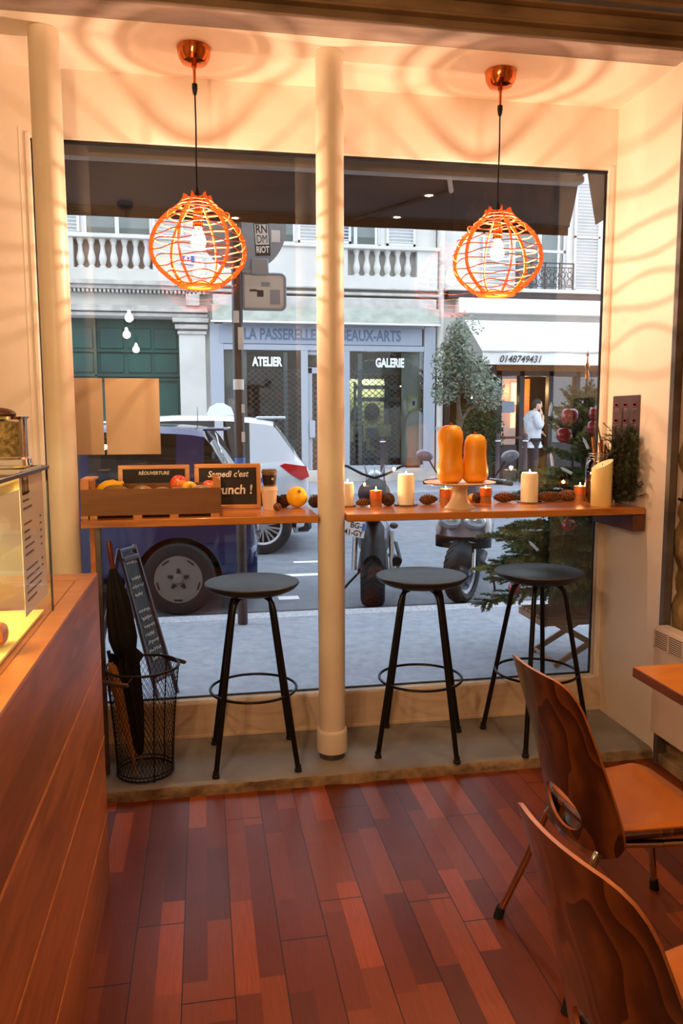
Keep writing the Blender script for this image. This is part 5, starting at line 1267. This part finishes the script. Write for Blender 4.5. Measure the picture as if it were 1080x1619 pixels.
def wheel(t, x, y, r, w, side, style, m):
    Mx = Matrix.Rotation(-side*PI/2, 4, 'X')   # local +z -> outward
    rr_ = r*.68
    o = MB().lathe([(rr_,-w/2),(r*.95,-w/2),(r,-w*.36),(r,w*.36),(r*.95,w/2),(r*.80,w*.53),(rr_,w/2),(rr_*.97,w*.3),(rr_*.97,-w/2),(rr_,-w/2)], M=Mx, n=56, caps=False).build('wheel', M['tyre'], t, loc=(x, y, r))
    mb = MB(Mx)
    if style == 'cover':
        mb.lathe([(.0005,w*.44),(r*.10,w*.44),(r*.13,w*.40),(r*.2,w*.38),(r*.45,w*.44),(rr_*.96,w*.46),(rr_,w*.40),(rr_*.9,w*.30),(.0005,w*.3)], n=56); mb.build('hub_cap', m, o)
        h = MB(Mx)
        for k in range(5):
            a = 2*PI*k/5+.3; c, s = math.cos(a), math.sin(a)
            h.prism([(-.018,r*.17),(.018,r*.17),(.010,r*.30),(-.010,r*.30)], lambda p, q, d, c=c, s=s: (q*c-p*s, q*s+p*c, d), w*.40, w*.435)
            a += PI/5; c, s = math.cos(a), math.sin(a)
            h.prism([(-.035,r*.55),(.035,r*.55),(.03,r*.60),(-.03,r*.60)], lambda p, q, d, c=c, s=s: (q*c-p*s, q*s+p*c, d), w*.42, w*.466)
        h.build('vent_slot', M['cartrim'], o)
    else:
        mb.lathe([(rr_*.88,w*.34),(rr_,w*.46),(rr_*.96,w*.48),(rr_*.86,w*.40)], n=56, caps=False)
        mb.lathe([(.0005,w*.40),(r*.14,w*.40),(r*.16,w*.30),(.0005,w*.28)], n=30)
        for k in range(9 if style == 'alloy' else 7):
            a = 2*PI*k/(9 if style == 'alloy' else 7); c, s = math.cos(a), math.sin(a)
            for q0, q1 in ((-.010,-.042),(.010,.042)):
                mb.prism([(q0-.009,r*.12),(q0+.009,r*.12),(q1+.011,rr_*.93),(q1-.011,rr_*.93)], lambda p, q, d, c=c, s=s: (q*c-p*s, q*s+p*c, d), w*.28, w*.41)
        mb.build('rim', m, o); MB(Mx).cyl((0,0,-w*.2), (0,0,w*.05), rr_*.93, n=40).build('brake_disc', M['cartrim'], o)
    return o
# blue hatchback: rear at right, in the row nearest the cafe
L1 = 3.85; W1 = 1.66
t = thing('car', 'dark blue hatchback parked beside the kerb behind the sign post', 'car', (.46, 6.99, 0), math.radians(-5))
pf = [(0,.62,.62,.24),(-.03,.86,.88,.17),(-.08,.95,.97,.14),(-.12,.98,1.02,.125),(-.18,1.00,1.12,.11),(-.26,1.005,1.27,.095),(-.34,1.01,1.41,.08),(-.40,1.01,1.478,.07),(-.50,1.005,1.495,.05),(-.62,1.0,1.505,.035),(-.95,.99,1.515,.01),(-1.30,.98,1.52,.005),(-1.36,.975,1.52,0),(-1.44,.97,1.52,0),(-1.9,.955,1.51,0),(-2.35,.94,1.48,0),(-2.55,.935,1.42,0),(-2.8,.93,1.20,.005),(-3.0,.92,.98,.01),(-3.08,.91,.915,.015),(-3.4,.86,.862,.04),(-3.65,.79,.792,.09),(-3.80,.68,.682,.15),(-3.85,.55,.552,.22)]
b_ = carbody(L1, W1, pf, M['carblue'], 'body', (-.61, -3.06), .29, [(-.40,-.18,'r'),(-1.32,-.66,'s'),(-2.55,-1.40,'s'),(-3.0,-2.5,'r')]); b_.parent = t
for x in (-.61, -3.06):
    for s in (-1, 1): wheel(t, x, s*(W1/2-.10), .292, .18, s, 'cover', M['alloydirty'])
P(t, 'bumper', M['carblue'], (-.16, .015, -.70, .70, .26, .56), b=.05); P(t, 'sill', M['cartrim'], (-2.75, -.95, -.80, .80, .18, .26), b=.02)
mb = MB(); mb.lathe([(.0005,0),(.004,0),(.002,.16),(.0005,.17)], n=8); mb.build('aerial', M['cartrim'], t, loc=(-.50, -.05, 1.505))
P(t, 'spoiler', M['carblue'], (-.42, -.24, -.52, .52, 1.468, 1.492), b=.01)
for s in (-1, 1): P(t, 'tail_light', M['taillight'], (-.17, -.02, s*.60-.07, s*.60+.07, .80, 1.0), b=.03)
P(t, 'number_plate', M['plate'], (.012, .018, -.26, .26, .60, .71))
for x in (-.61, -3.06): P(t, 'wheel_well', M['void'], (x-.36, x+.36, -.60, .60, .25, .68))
# white car across the road
L2 = 4.1; W2 = 1.74
t = thing('car', 'white hatchback with roof sign on the far side of the lane', 'car', (1.27, 9.80, 0), math.radians(-3))
pf = [(0,.80,.82,.22),(-.02,.98,1.01,.16),(-.10,1.06,1.10,.11),(-.18,1.07,1.22,.09),(-.28,1.075,1.36,.075),(-.38,1.07,1.50,.06),(-.42,1.065,1.545,.04),(-.52,1.06,1.565,.035),(-.70,1.04,1.585,.03),(-.78,1.03,1.59,.025),(-.88,1.02,1.60,.02),(-1.0,1.01,1.605,.012),(-1.10,1.0,1.61,.008),(-1.5,.985,1.61,0),(-1.58,.98,1.61,0),(-1.66,.98,1.605,0),(-2.1,.965,1.585,0),(-2.5,.955,1.53,0),(-2.75,.95,1.40,0),(-3.0,.94,1.18,.005),(-3.2,.93,.95,.01),(-3.5,.89,.892,.04),(-3.8,.80,.802,.09),(-4.02,.66,.662,.15),(-4.1,.52,.522,.22)]
b_ = carbody(L2, W2, pf, M['carwhite'], 'body', (-.56, -3.10), .335, [(-.40,-.18,'t'),(-1.0,-.68,'s'),(-1.54,-1.08,'s'),(-2.6,-1.62,'s'),(-3.2,-2.55,'r')]); b_.parent = t
for x in (-.56, -3.10):
    for s in (-1, 1): wheel(t, x, s*(W2/2-.10), .335, .20, s, 'alloy', M['alloy'])
P(t, 'spoiler', M['carwhite'], (-.62, -.27, -.56, .56, 1.565, 1.60), b=.012); P(t, 'lower_bumper', M['cartrim'], (-.18, .015, -.74, .74, .24, .42), b=.04); P(t, 'sill', M['cartrim'], (-2.85, -1.02, -.84, .84, .18, .27), b=.02)
for s in (-1, 1): 
    mb = MB(); mb.prism([(-.36,1.03),(-.30,1.055),(-.05,1.02),(-.015,.90),(-.10,.86),(-.22,.92)], lambda a, b, d: (a, d, b), s*.66, s*.795); mb.build('tail_light', M['taillight'], t, ang=20)
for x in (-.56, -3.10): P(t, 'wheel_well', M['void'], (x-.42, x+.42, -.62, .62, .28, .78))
P(t, 'number_plate', M['plate'], (.0, .016, -.26, .26, .70, .81)); P(t, 'door_stripe', M['plateblue'], (-1.05, -.55, -.876, -.868, .84, .90))
rs = MB().prism([(-.17,0),(.17,0),(.13,.10),(.04,.15),(-.04,.15),(-.13,.10)], lambda a, b, d: (a, d, b), -.12, .12).build('roof_sign', M['letterwhite'], t, loc=(-1.05, .0, 1.615))
# ================================================================== MOTORCYCLE (seen from behind)
t = thing('motorcycle', 'black motorcycle parked tail toward the cafe, just right of the middle pillar', 'motorcycle', (1.31, 5.98, 0), math.radians(-13))
def torus_tyre(name, r, w, y, z, par, lean=0, seg=64):
    """axle along X; fat rounded tread with grooves"""
    Mx = Matrix.Rotation(PI/2, 4, 'Y'); pr_ = [(r*.70,-w*.42),(r*.84,-w/2),(r*.94,-w*.40),(r,-w*.14),(r*1.005,0),(r,w*.14),(r*.94,w*.40),(r*.84,w/2),(r*.70,w*.42)]
    o = MB().lathe(pr_, M=Mx, n=seg, caps=False).build(name, M['tyre'], par, loc=(0, y, z))
    g = MB()
    for k in range(30):
        for s in (-1, 1):
            a = 2*PI*(k+(.5 if s > 0 else 0))/30; pts = [((s*w*q), (r*rf+.0008)*math.cos(a+q*.55*s*s), (r*rf+.0008)*math.sin(a+q*.55)) for q, rf in ((.02,1.004),(.14,1.0),(.27,.972),(.40,.94),(.46,.90))]
            g.tube(pts, .0035, 4)
    g.build('tread_groove', M['bikeblack'], o, smooth=False)
    rim = MB(); rim.lathe([(r*.72,-w*.36),(r*.60,-w*.28),(r*.66,0),(r*.60,w*.28),(r*.72,w*.36)], M=Mx, n=48, caps=False); rim.cyl((-w*.5,0,0), (w*.5,0,0), r*.13, n=20)
    for k in range(5):
        a = 2*PI*k/5; c, s = math.cos(a), math.sin(a)
        for q in (-.06,.06): rim.cyl((0, r*.12*c-q*s*.4, r*.12*s+q*c*.4), (0, r*.64*c-q*s, r*.64*s+q*c), .011, n=8)
    rim.build('rim', M['bikegrey'], o); return o
torus_tyre('rear_wheel', .30, .20, .30, .30, t); torus_tyre('front_wheel', .30, .12, 1.72, .30, t)
mb = MB(); mb.tube([(-.11,.30,.30),(-.10,.75,.38)], .022, 8); mb.tube([(.11,.30,.30),(.10,.75,.38)], .022, 8); mb.tube([(.0,.7,.45),(.0,1.0,.78),(0,1.45,.86)], .03, 8); mb.tube([(.0,.8,.35),(.0,1.25,.4),(0,1.45,.86)], .025, 8); mb.build('frame', M['bikeblack'], t)
MB().ball((0,.92,.50), (.16,.24,.20), 20, 12).build('engine', M['bikegrey'], t)
mb = MB(); mb.grid(8, 12, lambda u, v: ((u-.5)*.19, .03+.5*v-.02, .64+.10*math.sin(v*2.2)-.35*(u-.5)**2-.16*(1-v)**3)); mb.build('rear_fender', M['bikeblack'], t)
MB().ball((0,.42,.78), (.12,.38,.075), 22, 12).build('saddle', M['cartrim'], t); MB().ball((0,1.05,.88), (.15,.30,.13), 24, 14).build('fuel_tank', M['bikeblack'], t)
for s in (-1, 1):
    MB().tube([(s*.15,.40,.62),(s*.16,.32,.30)], [.022,.022], 10).build('shock_absorber', M['bikesteel'], t)
    MB().tube([(s*.09,1.42,.84),(s*.09,1.72,.30)], .024, 10).build('fork', M['bikesteel'], t)
    MB().tube([(0,1.36,1.0),(s*.12,1.34,1.04),(s*.26,1.26,1.12),(s*.36,1.18,1.13)], .012, 8).build('handlebar', M['bikeblack'], t)
    MB().tube([(s*.30,1.22,1.125),(s*.42,1.14,1.13)], [.019,.017], 10).build('grip', M['rubber'], t)
    MB().ball((s*.17,.16,.70), (.035,.045,.025), 14, 10).build('indicator', M['cartrim'], t)
MB().tube([(.16,.95,.32),(.19,.7,.32),(.20,.42,.36),(.20,.30,.38)], [.03,.04,.045,.04], 14).build('exhaust', M['bikeblack'], t)
MB().tube([(.1,.95,.5),(.2,.85,.45),(.24,.8,.3),(.2,.95,.15)], .018, 8).build('footrest_gear', M['bikegrey'], t)
MB().tube([(-.12,.8,.2),(-.22,.75,.10),(-.30,.72,.01)], .011, 8).build('side_stand', M['bikeblack'], t)
MB().ball((0,1.52,.98), (.09,.07,.09), 18, 12).build('headlamp', M['bikesteel'], t)
for dx in (-.05, 0, .05): MB().tube([(dx,1.4,1.0),(dx*2,1.46,1.12),(dx,1.5,.9)], .006, 6).build('brake_cable', M['bikesteel'], t)
MB().ball((-.02,.02,.80), (.07,.03,.03), 14, 10).build('tail_light', M['taillight'], t)
pl = MB().bx(-.105, .105, -.003, .003, -.065, .065, b=.003).build('number_plate', M['plate'], t, loc=(-.165, -.03, .70), rot=(.22, math.radians(10), 0))
MB().bx(.078, .103, -.0045, -.003, -.0, .062).build('plate_band', M['plateblue'], pl)
text('plate_characters', 'BG-', .068, M['bikeblack'], pl, (.030, -.0045, .032), sx=.85, bold=.001); text('plate_characters', '41-GY', .068, M['bikeblack'], pl, (.018, -.0045, -.032), sx=.82, bold=.001)
# ================================================================== SCOOTER (front toward the cafe)
t = thing('scooter', 'grey and black motor scooter facing the cafe, behind the middle stool', 'scooter', (2.03, 5.99, 0), math.radians(-24))
torus_tyre('front_wheel', .275, .15, .30, .275, t).rotation_euler = (0, 0, -.30); torus_tyre('rear_wheel', .25, .13, 1.60, .25, t)
for s in (-1, 1): MB().tube([(s*.085,.30,.26),(s*.085,.36,.42),(s*.07,.42,.60)], [.028,.026,.020], 12).build('fork', M['bikesteel'], t)
MB().grid(10, 14, lambda u, v: ((u-.5)*.20*(1-.3*v), .30-.29*math.cos(.35+2.1*v), .27+.285*math.sin(.35+2.1*v)*1.0-.5*((u-.5)*.2)**2*8)).build('fender', M['bikeblack'], t)
def shell(u, v):
    a = (u-.5)*PI*.95; z = .52+.50*v; w = .255*(1-.25*(v-.35)**2*3); return (w*math.sin(a), .46-.22*math.cos(a)*(1-.35*v)+.16*v, z)
MB().grid(24, 16, shell).build('front_fairing', M['bikegrey'], t)
mb = MB(); mb.grid(20, 8, lambda u, v: (.24*math.sin((u-.5)*2.9), .40-.15*math.cos((u-.5)*2.9), .47+.10*v)); mb.build('lower_fairing', M['bikeblack'], t)
for s in (-1, 1): MB().ball((s*.105,.285,.70), (.095,.045,.065), 20, 12).build('headlamp', M['headlamp'], t)
for s in (-1, 1): MB().ball((s*.21,.33,.66), (.03,.05,.085), 16, 10).build('indicator', M['sticker'], t)
MB().grid(12, 10, lambda u, v: ((u-.5)*.36*(1-.4*v), .40+.16*v-.10*math.cos((u-.5)*2.5), 1.0+.14*v)).build('windscreen', M['cartglass'], t)
mb = MB(); mb.bx(-.17, .17, .55, 1.1, .26, .34, b=.03); mb.build('footboard', M['bikeblack'], t)
MB().ball((0,1.40,.56), (.20,.50,.24), 22, 14).build('rear_body', M['bikegrey'], t); MB().ball((0,1.35,.80), (.16,.46,.08), 22, 12).build('saddle', M['cartrim'], t)
for s in (-1, 1):
    MB().tube([(0,.62,1.0),(s*.2,.62,1.02),(s*.33,.68,1.0)], .014, 8).build('handlebar', M['bikeblack'], t)
    MB().tube([(s*.26,.64,1.01),(s*.39,.72,.99)], .020, 10).build('grip', M['rubber'], t)
    MB().tube([(s*.22,.62,1.02),(s*.29,.60,1.13),(s*.33,.60,1.20)], .007, 6).build('mirror_stem', M['bikeblack'], t)
    MB().ball((s*.37,.60,1.24), (.078,.028,.05), 18, 12, M=Matrix.Rotation(-s*.25, 4, 'Y')).build('mirror', M['bikegrey'], t)
    MB().tube([(s*.20,.60,1.04),(s*.36,.55,1.03)], .006, 6).build('brake_lever', M['bikesteel'], t)
MB().tube([(.12,.9,.3),(.24,.8,.12),(.26,.78,.01)], .010, 8).build('side_stand', M['bikeblack'], t)

# ================================================================== SIGN POST
t = thing('sign_post', 'brown street sign post with stickers standing at the kerb behind the left pendant', 'sign post', (.252, 5.50, .103))
MB().cyl((0,0,0), (0,0,3.6), .036, n=24).build('pole', M['postbrown'], t)
def disc_sign():
    Mx = Matrix.Rotation(PI/2, 4, 'X')
    o = MB().lathe([(.0005,.004),(.285,.004),(.298,.012),(.302,.012),(.302,-.012),(.296,-.012),(.290,.0),(.0005,.0)], M=Mx, n=72).build('round_sign', M['signback'], t, loc=(.045, .055, 2.77)); return o
ds = disc_sign()
st = MB().bx(-.052, .052, -.0065, -.0045, -.108, .108).build('sticker', M['stickerdark'], ds, loc=(.135, 0, -.085)); st.rotation_euler = (0, -.05, 0)
MB().bx(-.046, .046, -.0072, -.0062, -.035, .100).build('sticker_field', M['sticker'], st)
text('sticker_lettering', 'RN', .078, M['stickerdark'], st, (0, -.0078, .065), sx=.78, bold=.0015); text('sticker_lettering', 'DM', .078, M['stickerdark'], st, (0, -.0078, .0), sx=.66, bold=0); text('sticker_lettering', 'RIOT', .06, M['letterwhite'], st, (0, -.0078, -.07), sx=.66, bold=.002)
MB().bx(.20, .26, -.0065, -.0045, -.10, -.02).build('torn_sticker', M['sticker'], ds)
P(t, 'bracket', M['signback'], (.10, .22, .01, .05, 2.44, 2.55), (.03, .20, .02, .04, 2.45, 2.48), b=.006)
mb = MB(); xs0, xs1, z0, z1, r = .045, .335, 2.215, 2.455, .035
pl_ = []
for cx, cz, a0 in ((xs1-r, z1-r, 0), (xs0+.005, z1-.005, 90), (xs0+.005, z0+.005, 180), (xs1-r, z0+r, 270)):
    q = r if cx > .2 else .005
    for k in range(7): a = math.radians(a0+k*15); pl_.append((cx+q*math.cos(a), cz+q*math.sin(a)))
rs = mb.prism(pl_, lambda a, b, d: (a, d, b), .052, .058).build('rectangular_sign', M['sticker'], t)
MB().tube([(a, .048, b) for a, b in pl_], .010, 8, closed=True).build('sign_rim', M['signback'], rs)
P(rs, 'sticker', M['stickerdark'], (.14, .185, .049, .0515, 2.30, 2.345), (.09, .14, .049, .0515, 2.335, 2.35)); P(rs, 'sticker', M['signgrey'], (.23, .30, .049, .0515, 2.25, 2.35), (.17, .23, .049, .0515, 2.37, 2.40))
for z0, z1, m_ in ((2.10, 2.20, 'stickerdark'), (1.66, 1.73, 'sticker'), (1.10, 1.19, 'plateblue')):
    MB().lathe([(.0368, z0), (.0372, z0), (.0372, z1), (.0368, z1)], n=24, caps=False).build('pole_sticker', M[m_], t)
P(t, 'pole_sticker', M['sticker'], (.0, .037, -.041, -.036, 1.93, 2.08), (.015, .037, -.041, -.036, 1.50, 1.56), (.012, .036, -.041, -.036, 1.3, 1.37), (-.03, .01, -.041, -.036, 2.11, 2.19))

# ================================================================== A-FRAME CHALKBOARD
t = thing('sandwich_board', 'maroon-framed sandwich board with chalk writing on the pavement outside, left', 'chalkboard', (-.33, 4.06, .10))
p0 = Vector((.075,-.075,.0)); p1 = Vector((.165,.075,.0)); q0 = Vector((-.105,.0,.80)); q1 = Vector((-.040,.13,.80))
def board(a0, a1, b0, b1, th, m, name, par, writing=False):
    n = (a1-a0).cross(b0-a0).normalized(); mb = MB()
    mb.add([a0, a1, b1, b0, a0-n*th, a1-n*th, b1-n*th, b0-n*th], [[0,1,2,3],[4,7,6,5],[0,4,5,1],[1,5,6,2],[2,6,7,3],[3,7,4,0]]); return mb.build(name, m, par, smooth=False), n
lp = lambda a, b, f: a+(b-a)*f
for a, b in ((p0, q0), (p1, q1)): MB().tube([a, b], .011, 6).build('frame_rail', M['aframe'], t)
mb = MB(); mb.tube([lp(p0,q0,.985), lp(p1,q1,.985)], .012, 6); mb.tube([lp(p0,q0,.93), lp(p1,q1,.93)], .016, 6); mb.tube([lp(p0,q0,.14), lp(p1,q1,.14)], .014, 6); mb.build('frame_crossbar', M['aframe'], t)
bd, nn = board(lp(p0,q0,.14), lp(p1,q1,.14), lp(p0,q0,.96), lp(p1,q1,.96), .004, M['slate'], 'slate_panel', t)
if nn.y > 0: nn = -nn
U = (p1-p0).normalized(); ar2 = random.Random(8); wr_ = MB()
# illegible lines of handwriting
for k in range(13):
    f = .90-k*.052
    if k in (1, 5): continue
    s = .12+ar2.uniform(0, .12); e = s+ar2.uniform(.45, .7)
    pts = []; n_ = 16
    for i in range(n_+1):
        g = s+(e-s)*i/n_; q = lp(lp(p0,q0,f), lp(p1,q1,f), g)+(q0-p0).normalized()*(.010*math.sin(i*2.3+k)+.004*ar2.uniform(-1,1)); pts.append(q+nn*.0035)
    wr_.tube(pts, .0022, 4)
wr_.build('chalk_handwriting', M['chalk'], t, smooth=False)
for a, b in ((Vector((-.27,.02,0)), q0), (Vector((-.20,.17,0)), q1)): MB().tube([a, b], .011, 6).build('rear_leg', M['aframe'], t)

# ================================================================== FOLDING STOOL, FIR TREE
t = thing('folding_stool', 'wooden folding stool carrying the small fir tree outside', 'stool', (2.23, 4.32, .10))
mb = MB(); 
for k in range(6): mb.bx(-.30, .30, -.16+k*.056, -.16+k*.056+.045, .285, .305, b=.003)
mb.build('seat_slats', M['foldwood'], t); P(t, 'seat_rail', M['foldwood'], (-.30, .30, -.175, -.155, .255, .29), (-.30, .30, .16, .18, .255, .29), (-.31,-.28,-.17,.18,.25,.29), b=.003)
for y in (-.15, .155):
    for s in (-1, 1):
        MB().box((0, y+s*.010, .14), (.52, .018, .034), b=.003, rot=Matrix.Rotation(s*.52, 4, 'Y')).build('crossed_leg', M['foldwood'], t)
MB().cyl((-.21,-.16,.025), (-.21,.17,.025), .010, n=10).build('foot_bar', M['foldwood'], t)
t = thing('fir_tree', 'small decorated fir tree on the folding stool outside the right of the window', 'tree', (2.245, 4.34, .405))
MB().lathe([(.0005,0),(.17,0),(.18,.03),(.165,.09),(.12,.135),(.05,.16),(.0005,.16)], n=30, fr=lambda a, z: 1+.05*math.sin(3*a)).build('log_base', M['stump'], t)
MB().tube([(0,0,.10),(0,0,.6),(-.01,0,1.1),(0,0,1.42)], [.028,.022,.013,.004], 10).build('trunk', M['bark'], t)
tr = random.Random(14); mb = MB()
def branch(z, a, L, el):
    d = Vector((math.cos(a)*math.cos(el), math.sin(a)*math.cos(el), math.sin(el))); p0 = Vector((0,0,z)); mi = 1 if tr.random() < .62 else 2
    needles(mb, p0+d*.03, d, L, int(190*L/.5)+20, .030, .0034, .8, mi, droop=.12, r=tr)
    n = int(L/.045)
    for k in range(1, n+1):
        s = k/(n+1)
        for sg in (-1, 1):
            side = Vector((-d.y, d.x, 0)).normalized()*sg; dd = (d*.75+side*.75+Vector((0,0,tr.uniform(-.2,.15)))).normalized(); l2 = L*.42*(1-s*.75)*tr.uniform(.8,1.2)
            needles(mb, p0+d*L*s+Vector((0,0,-.12*L*s*s)), dd, l2, int(150*l2/.3)+14, .028, .0032, .8, mi, .1, r=tr)
for tier in range(19):
    z = .17+tier*.060; f = 1-tier/19; L0 = .10+.58*f**.85
    for k in range(9 if tier < 12 else 6):
        a = 2*PI*(k+.5*(tier % 2))/(9 if tier < 12 else 6)+tr.uniform(-.2,.2); sa_ = -math.sin(a); lim = min(1, .36/(sa_*L0)) if sa_ > .05 else 1; branch(z+tr.uniform(-.02,.02), a, L0*lim*tr.uniform(.8,1.08), tr.uniform(-.05,.2) if tier < 12 else tr.uniform(.35,.85))
mb.build('foliage', [M['bark'], M['needle'], M['needle2']], t, smooth=False, fix=False)
tx = thing('tree_topper', 'gold spire topper on the fir tree', 'ornament', (2.245, 4.34, 1.80))
MB().lathe([(.0005,-.02),(.012,-.01),(.012,.02),(.005,.04),(.016,.06),(.006,.085),(.003,.12),(.009,.13),(.002,.145),(.0005,.165)], n=16).build('spire', M['copper'], tx)
def bauble(x, y, z, r, label):
    t = thing('apple_bauble', label, 'ornament', (x, y, z), 0, 'red apple ornaments on the fir tree')
    MB().lathe([(.0005,.70*r),(.25*r,.84*r),(.55*r,.84*r),(.85*r,.6*r),(r,.1*r),(.95*r,-.35*r),(.7*r,-.75*r),(.35*r,-.92*r),(.0005,-.85*r)], n=26).build('apple', M['redapple'], t, ang=180)
    MB().tube([(0,0,.65*r),(.01,0,1.1*r),(0,0,1.6*r)], .0014, 5).build('stem', M['stem'], t)
bauble(1.976, 4.0, 1.57, .048, 'larger red apple ornament, upper left one near the tree top')
bauble(1.946, 4.0, 1.468, .044, 'red apple ornament just below the largest one near the tree top')
bauble(2.127, 4.0, 1.507, .046, 'red apple ornament at the right edge of the window, lower of two')
bauble(2.139, 4.02, 1.582, .040, 'red apple ornament at the right edge of the window, upper of two')
bauble(1.989, 4.0, .97, .040, 'red apple ornament seen just under the wooden bar')
bauble(1.70, 4.05, .614, .034, 'small red apple ornament low on the tree behind the right stool')
def clip(x, y, z, rx, ry, label):
    t = thing('clip_candle', label, 'ornament', (x, y, z), 0, 'white candle ornaments on the fir tree'); t.rotation_euler = (rx, ry, 0); t.scale = (.8, .8, .8)
    MB().lathe([(.0005,-.045),(.0095,-.045),(.0095,.022),(.006,.034),(.002,.048),(.0005,.05)], n=14).build('candle_stick', M['letterwhite'], t)
    MB().lathe([(.0005,-.054),(.013,-.052),(.013,-.044),(.0005,-.043)], n=12).build('clip', M['needle'], t)
clip(1.848, 3.97, 1.605, 0, .12, 'white candle ornament upright on the highest left branch of the tree')
clip(2.059, 3.97, 1.423, .2, -.6, 'white candle ornament tilted, right of the trunk top')
clip(1.864, 3.97, 1.335, 0, -.15, 'white candle ornament upright, above the bar beside the tree trunk')
clip(1.95, 3.97, 1.275, 0, -1.1, 'white candle ornament lying sideways just above the pine cones')
clip(1.772, 3.97, .864, 0, -.8, 'white candle ornament tilted, below the bar on the left branches')
